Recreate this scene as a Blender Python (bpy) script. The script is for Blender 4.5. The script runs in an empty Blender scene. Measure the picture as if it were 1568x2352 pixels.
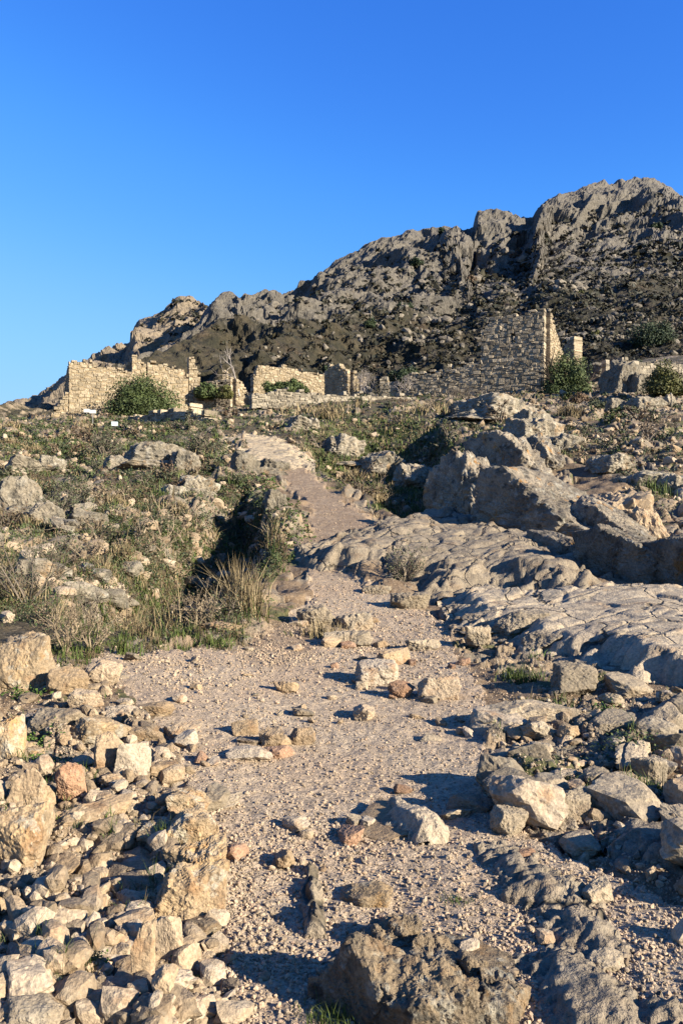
import bpy, math, random
import numpy as np
from mathutils import Vector

# ------------------------------------------------------------------ camera, sky, sun, exposure
sc = bpy.context.scene
COL = sc.collection
S = 682 / 1568            # outlines below were measured on a 1568 px wide view of the photograph
F, CX, CY, EYE = 826.0, 341.0, 512.0, 1.6
SUN_AZ, SUN_EL = math.radians(30), math.radians(21)      # sun to the right, a little behind
EXPO = 1.7

cam = bpy.data.cameras.new('camera')
cam.sensor_fit = 'VERTICAL'; cam.sensor_height = 24; cam.lens = 24 * F / 1024
cam.clip_start = 0.05; cam.clip_end = 6000
camo = bpy.data.objects.new('camera', cam); COL.objects.link(camo)
camo.location = (0, 0, EYE); camo.rotation_euler = (math.radians(90), 0, 0)
sc.camera = camo

sc.view_settings.view_transform = 'Standard'; sc.view_settings.look = 'None'
sc.view_settings.exposure = EXPO; sc.view_settings.gamma = 1

world = bpy.data.worlds.new('World'); sc.world = world; world.use_nodes = True
wn = world.node_tree; wn.nodes.clear()
sky = wn.nodes.new('ShaderNodeTexSky'); sky.sky_type = 'NISHITA'; sky.sun_disc = False
sky.sun_elevation = SUN_EL; sky.sun_rotation = math.atan2(math.cos(SUN_AZ), -math.sin(SUN_AZ))
sky.air_density = 1; sky.dust_density = 0; sky.ozone_density = 6
vs = wn.nodes.new('ShaderNodeVectorMath'); vs.operation = 'SCALE'; vs.inputs['Scale'].default_value = 0.1
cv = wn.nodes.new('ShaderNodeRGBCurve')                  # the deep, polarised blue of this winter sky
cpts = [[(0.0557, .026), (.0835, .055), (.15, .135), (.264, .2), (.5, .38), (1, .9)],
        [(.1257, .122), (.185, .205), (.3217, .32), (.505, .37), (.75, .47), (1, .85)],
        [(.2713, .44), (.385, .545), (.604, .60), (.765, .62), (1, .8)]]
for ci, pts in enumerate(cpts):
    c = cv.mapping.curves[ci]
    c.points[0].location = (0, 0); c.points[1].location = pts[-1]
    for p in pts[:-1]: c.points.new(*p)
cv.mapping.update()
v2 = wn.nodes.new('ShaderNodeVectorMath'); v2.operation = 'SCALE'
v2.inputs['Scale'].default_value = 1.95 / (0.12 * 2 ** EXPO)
bg = wn.nodes.new('ShaderNodeBackground'); bg.inputs[1].default_value = 0.12
wo = wn.nodes.new('ShaderNodeOutputWorld')
L = wn.links.new
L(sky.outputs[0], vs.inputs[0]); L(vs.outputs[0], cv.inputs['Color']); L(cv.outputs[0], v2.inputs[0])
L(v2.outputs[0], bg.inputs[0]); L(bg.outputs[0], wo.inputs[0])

sl = bpy.data.lights.new('sun', 'SUN'); sl.energy = 5.0; sl.angle = math.radians(0.53); sl.color = (1, .93, .80)
so = bpy.data.objects.new('sun', sl); COL.objects.link(so)
sdir = Vector((math.cos(SUN_EL) * math.cos(SUN_AZ), -math.cos(SUN_EL) * math.sin(SUN_AZ), math.sin(SUN_EL)))
so.rotation_euler = sdir.to_track_quat('Z', 'Y').to_euler(); so.location = (20, -20, 30)

# ------------------------------------------------------------------ numeric helpers
U32 = np.uint32
def _hash(ix, iy, iz, seed):
    with np.errstate(over='ignore'):
        h = (ix.astype(np.int64).astype(U32) * U32(374761393) + iy.astype(np.int64).astype(U32) * U32(668265263)
             + iz.astype(np.int64).astype(U32) * U32(2246822519) + U32(seed & 0xffffffff) * U32(3266489917))
        h = (h ^ (h >> U32(15))) * U32(2246822519)
        h = (h ^ (h >> U32(13))) * U32(3266489917)
        return h ^ (h >> U32(16))
_G3 = np.array([(1,1,0),(-1,1,0),(1,-1,0),(-1,-1,0),(1,0,1),(-1,0,1),(1,0,-1),(-1,0,-1),(0,1,1),(0,-1,1),(0,1,-1),(0,-1,-1),(1,1,0),(-1,1,0),(0,-1,1),(0,-1,-1)], float)
def pn3(p, seed=0):
    i = np.floor(p); f = p - i; w = f * f * f * (f * (f * 6 - 15) + 10)
    out = 0
    for dx in (0, 1):
        wx = w[:, 0] if dx else 1 - w[:, 0]
        for dy in (0, 1):
            wy = w[:, 1] if dy else 1 - w[:, 1]
            for dz in (0, 1):
                wz = w[:, 2] if dz else 1 - w[:, 2]
                g = _G3[_hash(i[:, 0] + dx, i[:, 1] + dy, i[:, 2] + dz, seed) & U32(15)]
                out = out + wx * wy * wz * (g[:, 0] * (f[:, 0] - dx) + g[:, 1] * (f[:, 1] - dy) + g[:, 2] * (f[:, 2] - dz))
    return out
def pn2(x, y, seed=0):
    ix = np.floor(x); iy = np.floor(y); fx = x - ix; fy = y - iy
    wx = fx ** 3 * (fx * (fx * 6 - 15) + 10); wy = fy ** 3 * (fy * (fy * 6 - 15) + 10)
    z = np.zeros_like(ix); out = 0
    for dx in (0, 1):
        for dy in (0, 1):
            a = _hash(ix + dx, iy + dy, z, seed) * (2 * math.pi / 4294967296.0)
            out = out + (wx if dx else 1 - wx) * (wy if dy else 1 - wy) * (np.cos(a) * (fx - dx) + np.sin(a) * (fy - dy))
    return out * 1.4
def fbm2(x, y, o=4, seed=0, gain=.5):
    a, t = 1., 0.
    for k in range(o):
        t = t + a * pn2(x, y, seed + k * 17); x = x * 2.03 + 11.3; y = y * 2.03 - 7.1; a *= gain
    return t
def fbm3(p, o=4, seed=0, gain=.5, ridge=False):
    a, t = 1., 0.
    for k in range(o):
        n = pn3(p, seed + k * 17)
        t = t + a * ((0.5 - 2 * np.abs(n)) if ridge else n); p = p * 2.03 + 5.7; a *= gain
    return t
def worley2(x, y, seed=0):
    ix = np.floor(x); iy = np.floor(y); z = np.zeros_like(ix)
    f1 = np.full(x.shape, 9.); f2 = f1.copy(); bx = z.copy(); by = z.copy(); hc = np.zeros(x.shape, U32)
    for dx in (-1, 0, 1):
        for dy in (-1, 0, 1):
            h = _hash(ix + dx, iy + dy, z, seed)
            ex = ix + dx + (h & U32(1023)) / 1023. - x; ey = iy + dy + ((h >> U32(10)) & U32(1023)) / 1023. - y
            d = np.hypot(ex, ey); m = d < f1
            f2 = np.where(m, f1, np.minimum(f2, d)); f1 = np.where(m, d, f1)
            bx = np.where(m, ex, bx); by = np.where(m, ey, by); hc = np.where(m, h, hc)
    h2 = _hash(hc, hc, hc, 5)
    r = [((h2 >> U32(s)) & U32(1023)) / 1023. - .5 for s in (0, 10, 20)]
    return f1, f2, -bx, -by, r
def sstep(a, b, x):
    t = np.clip((x - a) / (b - a), 0, 1); return t * t * (3 - 2 * t)
def blocks(x, y, sc_, ang=0., ax=1., seed=0, tilt=1.2, crack=.14):
    """fractured rock: every cell a tilted facet, a groove between cells; height in units of the cell size"""
    c, s = math.cos(ang), math.sin(ang)
    X = (c * x + s * y) / sc_; Y = (-s * x + c * y) / sc_ * ax
    f1, f2, dx, dy, r = worley2(X, Y, seed)
    h = r[0] * .8 + tilt * (r[1] * 2 * dx + r[2] * 2 * dy)
    return h - .45 * (1 - sstep(0, crack, f2 - f1))
def polyd(P, x, y):
    """signed distance, positive inside"""
    P = np.asarray(P, float); d = np.full(x.shape, 1e9); ins = np.zeros(x.shape, bool)
    for (ax, ay), (bx, by) in zip(P, np.roll(P, -1, 0)):
        ex, ey = bx - ax, by - ay
        t = np.clip(((x - ax) * ex + (y - ay) * ey) / (ex * ex + ey * ey + 1e-12), 0, 1)
        d = np.minimum(d, np.hypot(x - ax - t * ex, y - ay - t * ey))
        c = (ay > y) != (by > y)
        ins ^= c & (x < ex * (y - ay) / (ey if ey else 1e-9) + ax)
    return np.where(ins, d, -d)

# ------------------------------------------------------------------ scene helpers
def npmesh(name, V, Fs, smooth=False, attrs=None):
    me = bpy.data.meshes.new(name)
    V = np.asarray(V, np.float32); Fs = [np.asarray(f, np.int32) for f in Fs if len(f)]
    me.vertices.add(len(V)); me.vertices.foreach_set('co', V.ravel())
    loops = np.concatenate([f.ravel() for f in Fs])
    tot = np.concatenate([np.full(len(f), f.shape[1], np.int32) for f in Fs])
    start = np.concatenate([[0], np.cumsum(tot)[:-1]]).astype(np.int32)
    me.loops.add(len(loops)); me.loops.foreach_set('vertex_index', loops)
    me.polygons.add(len(tot)); me.polygons.foreach_set('loop_start', start)
    me.polygons.foreach_set('use_smooth', np.full(len(tot), smooth, bool))
    me.update(calc_edges=True)
    for k, a in (attrs or {}).items():
        at = me.attributes.new(k, 'FLOAT', 'POINT'); at.data.foreach_set('value', np.asarray(a, np.float32))
    return me
def link(name, me, loc=(0, 0, 0), mat=None, parent=None, rz=0):
    o = bpy.data.objects.new(name, me); COL.objects.link(o)
    o.location = loc; o.rotation_euler = (0, 0, rz)
    if mat is not None and me is not None and not me.materials:
        for m in (mat if isinstance(mat, (list, tuple)) else [mat]): me.materials.append(m)
    if parent: o.parent = parent
    return o
def tag(o, label=None, cat=None, group=None, kind=None):
    for k, v in (('label', label), ('category', cat), ('group', group), ('kind', kind)):
        if v: o[k] = v
    return o
def part_label(o, label): o['label'] = label; return o

class NT:
    tone = (.55, .515, .455)
    def __init__(s, name):
        s.m = bpy.data.materials.new(name); s.m.use_nodes = True; s.t = s.m.node_tree; s.n = s.t.nodes
        s.b = s.n['Principled BSDF']; s.b.inputs['Roughness'].default_value = .9
        s.b.inputs['Specular IOR Level'].default_value = .25
        s.geo = s.n.new('ShaderNodeNewGeometry')
        s.pos = s.geo.outputs['Position']; s.isl = s.geo.outputs['Random Per Island']
    def l(s, a, b): s.t.links.new(a, b)
    def noise(s, scale, detail=4, rough=.55, vec=None):
        n = s.n.new('ShaderNodeTexNoise'); n.inputs['Scale'].default_value = scale
        n.inputs['Detail'].default_value = detail; n.inputs['Roughness'].default_value = rough
        s.l(vec or s.pos, n.inputs['Vector']); return n.outputs['Fac']
    def voro(s, scale, vec=None, feat='F1', out='Distance'):
        n = s.n.new('ShaderNodeTexVoronoi'); n.feature = feat; n.inputs['Scale'].default_value = scale
        s.l(vec or s.pos, n.inputs['Vector']); return n.outputs[out]
    def stretch(s, sc3, rot=(0, 0, 0)):
        n = s.n.new('ShaderNodeMapping'); n.inputs['Scale'].default_value = sc3; n.inputs['Rotation'].default_value = rot
        s.l(s.pos, n.inputs['Vector']); return n.outputs[0]
    def ramp(s, f, a, b, lo=0., hi=1.):
        n = s.n.new('ShaderNodeMapRange'); n.interpolation_type = 'SMOOTHSTEP'
        for i, v in zip((1, 2, 3, 4), (a, b, lo, hi)): n.inputs[i].default_value = v
        s.l(f, n.inputs[0]); return n.outputs[0]
    def mix(s, f, a, b, mode='MIX'):
        n = s.n.new('ShaderNodeMix'); n.data_type = 'RGBA'; n.blend_type = mode
        if isinstance(f, (int, float)): n.inputs[0].default_value = f
        else: s.l(f, n.inputs[0])
        for i, v in ((6, a), (7, b)):
            if isinstance(v, tuple): n.inputs[i].default_value = v + (1,)
            else: s.l(v, n.inputs[i])
        return n.outputs[2]
    def math(s, op, a, b=0.):
        n = s.n.new('ShaderNodeMath'); n.operation = op
        for i, v in ((0, a), (1, b)):
            if isinstance(v, (int, float)): n.inputs[i].default_value = v
            else: s.l(v, n.inputs[i])
        return n.outputs[0]
    def bright(s, c, f):
        n = s.n.new('ShaderNodeVectorMath'); n.operation = 'SCALE'; s.l(c, n.inputs[0]); s.l(f, n.inputs['Scale']); return n.outputs[0]
    def attr(s, name):
        n = s.n.new('ShaderNodeAttribute'); n.attribute_name = name; return n.outputs['Fac']
    def objrand(s): return s.n.new('ShaderNodeObjectInfo').outputs['Random']
    def bump(s, h, strength, dist):
        n = s.n.new('ShaderNodeBump'); n.inputs['Strength'].default_value = strength; n.inputs['Distance'].default_value = dist
        s.l(h, n.inputs['Height']); s.l(n.outputs[0], s.b.inputs['Normal'])
    def out(s, c):
        c = s.mix(1., c, s.tone, 'MULTIPLY'); s.l(c, s.b.inputs['Base Color']); return s.m

def rockmat(name, c1, c2, sc1=3., lichen=0., lcol=(.5, .5, .46), orange=0., ocol=(.42, .22, .06), dark=0.,
            bump=.5, bdist=.03, fine=60., rnd='obj', spread=.25, stain=0., tint=None, crack=0.):
    t = NT(name)
    c = t.mix(t.ramp(t.noise(sc1, 5), .35, .65), c1, c2)
    if tint:                                             # each stone leans towards another colour of granite
        c = t.mix(t.ramp(t.objrand() if rnd == 'obj' else t.isl, .45, 1.), c, tint)
    if stain: c = t.mix(t.ramp(t.noise(sc1 * 1.7, 4), .52, .7, 0, stain), c, (c1[0] * .62, c1[1] * .44, c1[2] * .3))
    if dark: c = t.mix(t.ramp(t.noise(sc1 * 2.3, 6, .65), .5, .66, 0, dark), c, (.05, .05, .045))
    if lichen: c = t.mix(t.ramp(t.noise(sc1 * 3.1, 7, .68), .53, .62, 0, lichen), c, lcol)
    if orange: c = t.mix(t.ramp(t.noise(sc1 * 1.3, 6, .7), .57, .66, 0, orange), c, ocol)
    g = t.noise(fine, 3, .7)
    c = t.bright(c, t.ramp(g, .25, .75, .68, 1.28))
    r = t.objrand() if rnd == 'obj' else t.isl
    c = t.bright(c, t.ramp(r, 0, 1, 1 - spread, 1 + spread))
    if crack:
        wv = t.n.new('ShaderNodeVectorMath'); wv.operation = 'ADD'; nz = t.n.new('ShaderNodeTexNoise'); nz.inputs['Scale'].default_value = crack * 1.4; nz.inputs['Detail'].default_value = 5
        t.l(t.pos, nz.inputs['Vector']); sw = t.n.new('ShaderNodeVectorMath'); sw.operation = 'SCALE'; sw.inputs['Scale'].default_value = .5 / crack
        t.l(nz.outputs['Color'], sw.inputs[0]); t.l(t.stretch((1, .55, 1), (0, 0, .6)), wv.inputs[0]); t.l(sw.outputs[0], wv.inputs[1])
        ck = t.ramp(t.voro(crack, wv.outputs[0], 'DISTANCE_TO_EDGE'), .0, .016); c = t.mix(t.math('MAXIMUM', ck, t.ramp(t.noise(crack * 1.1, 3), .44, .54)), (.08, .068, .05), c)
    h = t.math('ADD', t.math('MULTIPLY', t.noise(sc1 * 6, 6, .62), 1.), t.math('MULTIPLY', g, .35))
    if crack: h = t.math('ADD', h, t.math('MULTIPLY', ck, 1.2))
    t.bump(h, bump, bdist)
    return t.out(c)

# ------------------------------------------------------------------ terrain function
COLS = np.array([0, 170, 341, 510, 682.])
DEP = np.array([1.2, 2, 2.6, 4, 5.5, 7.5, 10, 13, 16, 20, 25, 30, 38, 48, 60, 75, 110.])
ROWS = np.array([
    [1560, 1140, 1000, 815, 722, 657, 607, 566, 536, 508, 480, 459, 437, 424, 419, 424, 440],
    [1580, 1160, 1012, 828, 734, 668, 620, 580, 549, 520, 490, 466, 438, 421, 412, 412, 425],
    [1600, 1172, 1020, 840, 748, 682, 635, 594, 560, 528, 499, 475, 441, 411, 399, 396, 400],
    [1600, 1170, 1018, 838, 746, 680, 634, 596, 562, 530, 494, 462, 428, 406, 396, 388, 380],
    [1590, 1160, 1008, 832, 742, 676, 628, 590, 556, 515, 470, 446, 420, 400, 381, 366, 350.]])
_LY = np.linspace(math.log(1.2), math.log(110), 700); _UU = np.linspace(-60, 742, 240)
_T = np.array([np.interp(_LY, np.log(DEP), r) for r in ROWS])
_k = np.exp(-.5 * (np.arange(-45, 46) / 16.) ** 2); _k /= _k.sum()
_T = np.array([np.convolve(np.pad(r, 45, mode='reflect', reflect_type='odd'), _k, 'valid') for r in _T])
_TU = np.array([np.interp(_UU, COLS, _T[:, j]) for j in range(_T.shape[1])])            # depth x u
_k = np.exp(-.5 * (np.arange(-40, 41) / 14.) ** 2); _k /= _k.sum()
_TU = np.array([np.convolve(np.pad(r, 40, mode='edge'), _k, 'valid') for r in _TU])
def base_row(u, y):
    a = np.clip((np.log(np.maximum(y, 1.2)) - _LY[0]) / (_LY[1] - _LY[0]), 0, len(_LY) - 1.001)
    b = np.clip((u - _UU[0]) / (_UU[1] - _UU[0]), 0, len(_UU) - 1.001)
    i = a.astype(int); j = b.astype(int); fa = a - i; fb = b - j
    return ((_TU[i, j] * (1 - fb) + _TU[i, j + 1] * fb) * (1 - fa) + (_TU[i + 1, j] * (1 - fb) + _TU[i + 1, j + 1] * fb) * fa)

def P(*pts): return np.array(pts, float) * S
PATH = P((560, 2400), (520, 2200), (480, 1990), (440, 1850), (410, 1730), (340, 1640), (250, 1560), (190, 1525), (240, 1500), (400, 1490),
         (560, 1485), (640, 1440), (715, 1370), (700, 1300), (660, 1270), (710, 1220), (715, 1170), (655, 1115), (605, 1085), (560, 1050),
         (570, 1015), (640, 1005), (685, 1030), (705, 1070), (765, 1130), (865, 1195), (860, 1215), (760, 1245),
         (745, 1300), (810, 1322), (910, 1370), (1010, 1420), (1050, 1500), (1110, 1580), (1120, 1660), (1110, 1740), (1140, 1840),
         (1210, 1920), (1400, 2000), (1640, 2110), (1640, 2400))
SLOPE = P((-900, 985), (330, 965), (500, 1010), (560, 1090), (680, 1190), (640, 1300), (580, 1390), (560, 1480), (300, 1490), (130, 1500), (100, 1530), (-900, 1500))
HOLLOW = P((690, 985), (860, 950), (1010, 960), (1150, 1210), (930, 1195), (780, 1110), (700, 1050))
RUBBLE = P((-300, 1450), (100, 1500), (230, 1560), (330, 1650), (420, 1760), (470, 1960), (510, 2150), (560, 2400), (-300, 2400))
ROCKY = P((1030, 1440), (1200, 1480), (1300, 1520), (1440, 1570), (1700, 1620), (1700, 2130), (1400, 1990), (1200, 1900), (1130, 1800), (1130, 1600))
TERR = P((1000, 900), (1700, 840), (1700, 1230), (1500, 1200), (1390, 1080), (1260, 1000))
GULLY = P((170, 1330), (330, 1240), (470, 1150), (560, 1115), (640, 1190), (625, 1280), (560, 1370), (520, 1430), (330, 1450), (120, 1440))
BEND = P((520, 1475), (640, 1430), (720, 1400), (730, 1500), (640, 1540), (560, 1525))
LITT = P((-300, 900), (900, 900), (1000, 950), (900, 990), (600, 975), (-300, 990))

def masks(u, row, y):
    m = {}
    w = 1.6 * fbm2(u / 9., row / 6., 3, 3) * 3
    m['path'] = sstep(-4, 5, polyd(PATH, u, row) + w)
    m['slope'] = sstep(-6, 8, polyd(SLOPE, u, row) + w)
    m['hollow'] = sstep(-5, 8, polyd(HOLLOW, u, row) + w)
    m['rubble'] = sstep(-6, 8, polyd(RUBBLE, u, row) + w)
    m['rocky'] = sstep(-6, 8, polyd(ROCKY, u, row) + w)
    m['terr'] = sstep(-5, 8, polyd(TERR, u, row) + w)
    return m
def terrain(x, y):
    u = CX + F * x / y; row = base_row(u, y)
    z = EYE + (CY - row) / F * y
    uc = np.clip(u, -60, 742); m = masks(uc, row, y); p = m['path']; q = 1 - p
    near = sstep(14, 8, y)
    rk = sstep(-.05, .35, fbm2(x * .45 + 3, y * .45, 3, 21) + .25 * m['rubble'] + .3 * m['rocky'] + .15 * m['terr'] + .05 * m['slope'] - .5 * m['hollow'])
    rk = rk * q
    h = .035 * fbm2(x * 1.3, y * 1.3, 4, 31) * (.35 + q)
    h = h + .010 * fbm2(x * 9, y * 9, 3, 33)
    h = h + rk * near * (.2 * .42 * blocks(x, y, .42, .6, 1.7, 41) + .2 * .16 * blocks(x, y, .16, .6, 1.5, 43))
    far = 1 - near
    h = h - 1.25 * sstep(-2, 22, polyd(GULLY, uc, row) + 3 * pn2(x * .8, y * .8, 71)) - 1.7 * sstep(-2, 26, polyd(HOLLOW, uc, row) + 2 * pn2(x * .7, y * .7, 73))
    b1 = blocks(x, y, 1.9, .9, 1.6, 45); b2 = blocks(x, y, .7, .9, 1.5, 47)
    h = h + far * (rk * (.32 * b1 + .17 * b2) + q * .25 * fbm2(x * .35, y * .35, 4, 51))
    h = h * np.where(y > 52, sstep(75, 52, y) * .7 + .3, 1)
    return z + h, u, row, m, rk
def Z(x, y):
    x = np.atleast_1d(np.asarray(x, float)); y = np.atleast_1d(np.asarray(y, float)); return terrain(x, y)[0]
_yy = np.exp(np.linspace(math.log(1.3), math.log(100), 3000))
def at(dx, dy):
    """ground point under a measured point of the 1568 px view"""
    u, r = dx * S, dy * S
    rr = base_row(np.full(_yy.shape, u), _yy)
    k = np.argmax(rr <= r) if (rr <= r).any() else len(_yy) - 1
    y = _yy[k]; x = (u - CX) / F * y
    return float(x), float(y), float(Z(x, y)[0])

# ------------------------------------------------------------------ ground and path sheets
def build_terrain():
    us = np.concatenate([np.linspace(-700, -150, 60)[:-1], np.linspace(-150, -20, 90)[:-1], np.linspace(-20, 702, 760), np.linspace(702, 850, 90)[1:], np.linspace(850, 1500, 60)[1:]])
    ly = np.linspace(math.log(1.25), math.log(105), 1050)
    Y, Uu = np.meshgrid(np.exp(ly), us, indexing='ij')
    X = (Uu - CX) / F * Y
    sh = Y.shape; x, y = X.ravel(), Y.ravel()
    z, u, row, m, rk = terrain(x, y)
    green = np.clip(sstep(.0, .5, fbm2(x * .7, y * .7, 4, 61) + .35 * m['hollow'] + .05 * m['slope'] - .45 * m['rubble'] - .1 * m['terr'] - .1) * (1 - m['path']), 0, 1)
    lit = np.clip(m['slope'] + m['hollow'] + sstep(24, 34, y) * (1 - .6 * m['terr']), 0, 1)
    V = np.stack([x, y, z], 1); pm = m['path']
    nr, nc = sh; idx = np.arange(nr * nc).reshape(sh)
    q = np.stack([idx[:-1, :-1], idx[:-1, 1:], idx[1:, 1:], idx[1:, :-1]], -1).reshape(-1, 4)
    isp = (pm[q].mean(1) > .5)
    T = dict(V=V, q=q, m=m, rk=rk, green=green, u=u, row=EYE, y=y, sh=sh)
    scr = CY - (z - EYE) / y * F
    T['scr'] = scr
    dirt = np.clip(sstep(11.5, 17, y) * .8 + .85 * sstep(-8, 12, polyd(BEND, np.clip(u, -60, 742), row) + 5 * fbm2(x * 1.5, y * 1.5, 3, 83)), 0, 1)
    for nm, sel in (('ground', ~isp), ('path', isp)):
        f = q[sel]; uq, inv = np.unique(f, return_inverse=True)
        me = npmesh(nm, V[uq], [inv.reshape(-1, 4)], True, dict(rock=rk[uq], green=green[uq], litter=lit[uq], bare=pm[uq], dirt=dirt[uq], rub=np.maximum(m['rubble'], m['rocky'])[uq]))
        T[nm] = tag(link(nm, me, mat=M[nm]), kind='structure')
    return T

# ------------------------------------------------------------------ materials
M = {}
def ground_mats():
    t = NT('path gravel')
    c = t.mix(t.ramp(t.noise(1.1, 5), .3, .7), (.50, .385, .28), (.56, .455, .34))
    v = t.voro(42, out='Color')
    g = t.noise(95, 3, .7)
    c = t.bright(c, t.ramp(t.noise(38, 3, .7), .3, .7, .62, 1.3)); c = t.bright(c, t.ramp(g, .3, .7, .8, 1.18))
    c = t.mix(t.ramp(t.noise(.55, 4), .58, .72, 0, .35), c, (.27, .18, .11))
    c = t.mix(t.math('MULTIPLY', t.attr('dirt'), t.ramp(t.noise(3., 6, .7), .3, .6, .45, 1.)), c, (.25, .175, .115))
    t.bump(t.math('ADD', t.noise(42, 4, .6), t.math('MULTIPLY', g, .5)), .8, .02)
    M['path'] = t.out(c)
    t = NT('ground')
    soil = t.mix(t.ramp(t.noise(2.2, 5), .35, .65), (.30, .215, .135), (.17, .115, .07))
    soil = t.mix(t.ramp(t.noise(24, 4, .7), .5, .68), soil, (.42, .33, .235))
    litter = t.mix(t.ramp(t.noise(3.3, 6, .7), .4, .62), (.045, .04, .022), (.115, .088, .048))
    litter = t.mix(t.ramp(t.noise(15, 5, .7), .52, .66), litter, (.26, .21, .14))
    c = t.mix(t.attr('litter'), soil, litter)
    rock = t.mix(t.ramp(t.noise(2.4, 6, .6), .36, .64), (.36, .27, .18), (.25, .215, .17))
    rock = t.mix(t.ramp(t.noise(9, 6, .68), .55, .66, 0, .7), rock, (.47, .43, .36))
    rock = t.mix(t.ramp(t.noise(5, 6, .7), .56, .68, 0, .8), rock, (.09, .085, .07))
    c = t.mix(t.ramp(t.attr('rock'), .35, .6), c, rock)
    gr = t.mix(t.ramp(t.noise(14, 5, .7), .4, .6), (.07, .095, .022), (.14, .135, .05))
    c = t.mix(t.ramp(t.math('MULTIPLY', t.attr('green'), t.ramp(t.noise(6, 5, .7), .35, .6)), .3, .55, 0, .85), c, gr)
    g = t.noise(70, 3, .7); c = t.bright(c, t.ramp(g, .3, .7, .72, 1.25))
    t.bump(t.math('ADD', t.noise(16, 7, .65), t.math('MULTIPLY', g, .4)), .8, .04)
    M['ground'] = t.out(c)
ground_mats()
# granite: tan in the near rubble, grey and lichened on the outcrops
M['tan'] = rockmat('tan granite', (.50, .365, .225), (.40, .30, .20), 4., .25, (.50, .45, .37), stain=.55, tint=(.40, .34, .27))
M['tan2'] = rockmat('tan granite lichened', (.47, .34, .20), (.36, .28, .19), 3.2, .65, (.46, .43, .36), orange=.5, dark=.5, stain=.6, bump=.7)
M['front'] = rockmat('crusted tan granite', (.36, .275, .18), (.20, .165, .12), 3.6, .65, (.42, .40, .34), orange=.35, dark=.9, stain=.6, bump=.8)
M['pink'] = rockmat('pinkish granite', (.40, .24, .15), (.34, .22, .15), 5., .1, stain=.4)
M['grey'] = rockmat('grey granite', (.42, .345, .25), (.31, .26, .195), 2.6, .3, (.40, .37, .31), dark=.35, stain=.3, bump=.6)
M['slab'] = rockmat('smooth bedrock', (.47, .39, .29), (.36, .30, .23), 1.5, .35, (.48, .43, .35), dark=.35, stain=.4, bump=.9, bdist=.05, fine=40, crack=.75)
M['dark'] = rockmat('dark lichened boulder', (.34, .29, .225), (.18, .155, .125), 1.4, .6, (.40, .385, .34), orange=.8, dark=.8, bump=.8, bdist=.06, fine=25)
M['crag'] = rockmat('lichened crag', (.34, .295, .23), (.23, .205, .16), 1.3, .65, (.45, .42, .36), orange=.35, dark=.7, bump=.9, bdist=.07, fine=22)
M['scree'] = rockmat('loose stones', (.47, .355, .235), (.36, .285, .205), 5., .15, stain=.4, rnd='isl', spread=.35, tint=(.40, .33, .25))
M['gravel'] = rockmat('gravel stones', (.55, .44, .325), (.47, .375, .28), 20., 0, rnd='isl', spread=.35, fine=150, bdist=.004, tint=(.44, .32, .23))
M['wall_tan'] = rockmat('golden wall stones', (.50, .415, .295), (.40, .33, .23), 2., .45, (.56, .50, .40), rnd='isl', spread=.25, stain=.35, bump=.8, bdist=.08, fine=12)
M['wall_grey'] = rockmat('weathered wall stones', (.50, .42, .31), (.36, .305, .225), 2., .35, (.44, .40, .32), rnd='isl', spread=.4, dark=.3, bump=.8, bdist=.08, fine=12)
M['wall_dry'] = rockmat('dry wall stones', (.42, .37, .29), (.32, .28, .22), 2., .3, rnd='isl', spread=.35, dark=.2, bump=.8, bdist=.08, fine=12)
M['mortar'] = rockmat('old mortar', (.42, .33, .21), (.33, .26, .165), 2., 0, bump=.8, bdist=.06, fine=14)
M['plaster'] = rockmat('flaking plaster', (.47, .37, .24), (.40, .31, .2), 1.2, 0, stain=.4, bump=.4, bdist=.03, fine=10)

def leafmat(name, c1, c2, sc_=1.2):
    t = NT(name); c = t.mix(t.isl, c1, c2); c = t.bright(c, t.ramp(t.noise(sc_, 3), .3, .7, .7, 1.25))
    t.b.inputs['Roughness'].default_value = .7; return t.out(c)
M['leaf'] = leafmat('evergreen leaves', (.05, .08, .022), (.12, .155, .05))
M['leaf_y'] = leafmat('yellowish leaves', (.09, .105, .025), (.17, .16, .05))
M['leaf_d'] = leafmat('dark oak leaves', (.022, .042, .016), (.055, .08, .03))
M['leaf_g'] = leafmat('grey green leaves', (.075, .09, .045), (.15, .165, .09))
M['leaf_b'] = leafmat('brown scrub', (.10, .065, .04), (.19, .13, .08))
M['straw'] = leafmat('dry straw', (.24, .185, .10), (.40, .32, .19), 6)
M['straw_d'] = leafmat('weathered straw', (.10, .078, .04), (.20, .155, .085), 6)
M['thistle'] = leafmat('dry thistle', (.22, .165, .105), (.38, .31, .22), 6)
M['grass'] = leafmat('green grass', (.05, .085, .015), (.13, .17, .035), 5)
M['herb'] = leafmat('fresh herbs', (.06, .12, .02), (.13, .22, .04), 5)
M['twig'] = leafmat('grey twigs', (.13, .105, .08), (.24, .20, .16), 5)
M['pale_twig'] = leafmat('pale bare twigs', (.38, .33, .30), (.50, .45, .42), 5)
M['bark'] = rockmat('bark', (.12, .09, .065), (.07, .055, .04), 8, bump=.8)
def plain(name, c, rough=.6):
    t = NT(name); t.b.inputs['Roughness'].default_value = rough
    return t.out(t.mix(t.ramp(t.noise(6, 5), .4, .65), c, tuple(v * .86 for v in c)))
M['white'] = plain('white sign board', (.78, .78, .76)); M['post'] = plain('grey post', (.35, .36, .36)); M['blue'] = plain('pale blue board', (.55, .68, .76))
import bmesh
mpp = lambda y: y / F * S                  # metres per measured px at depth y

T = build_terrain()

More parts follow.
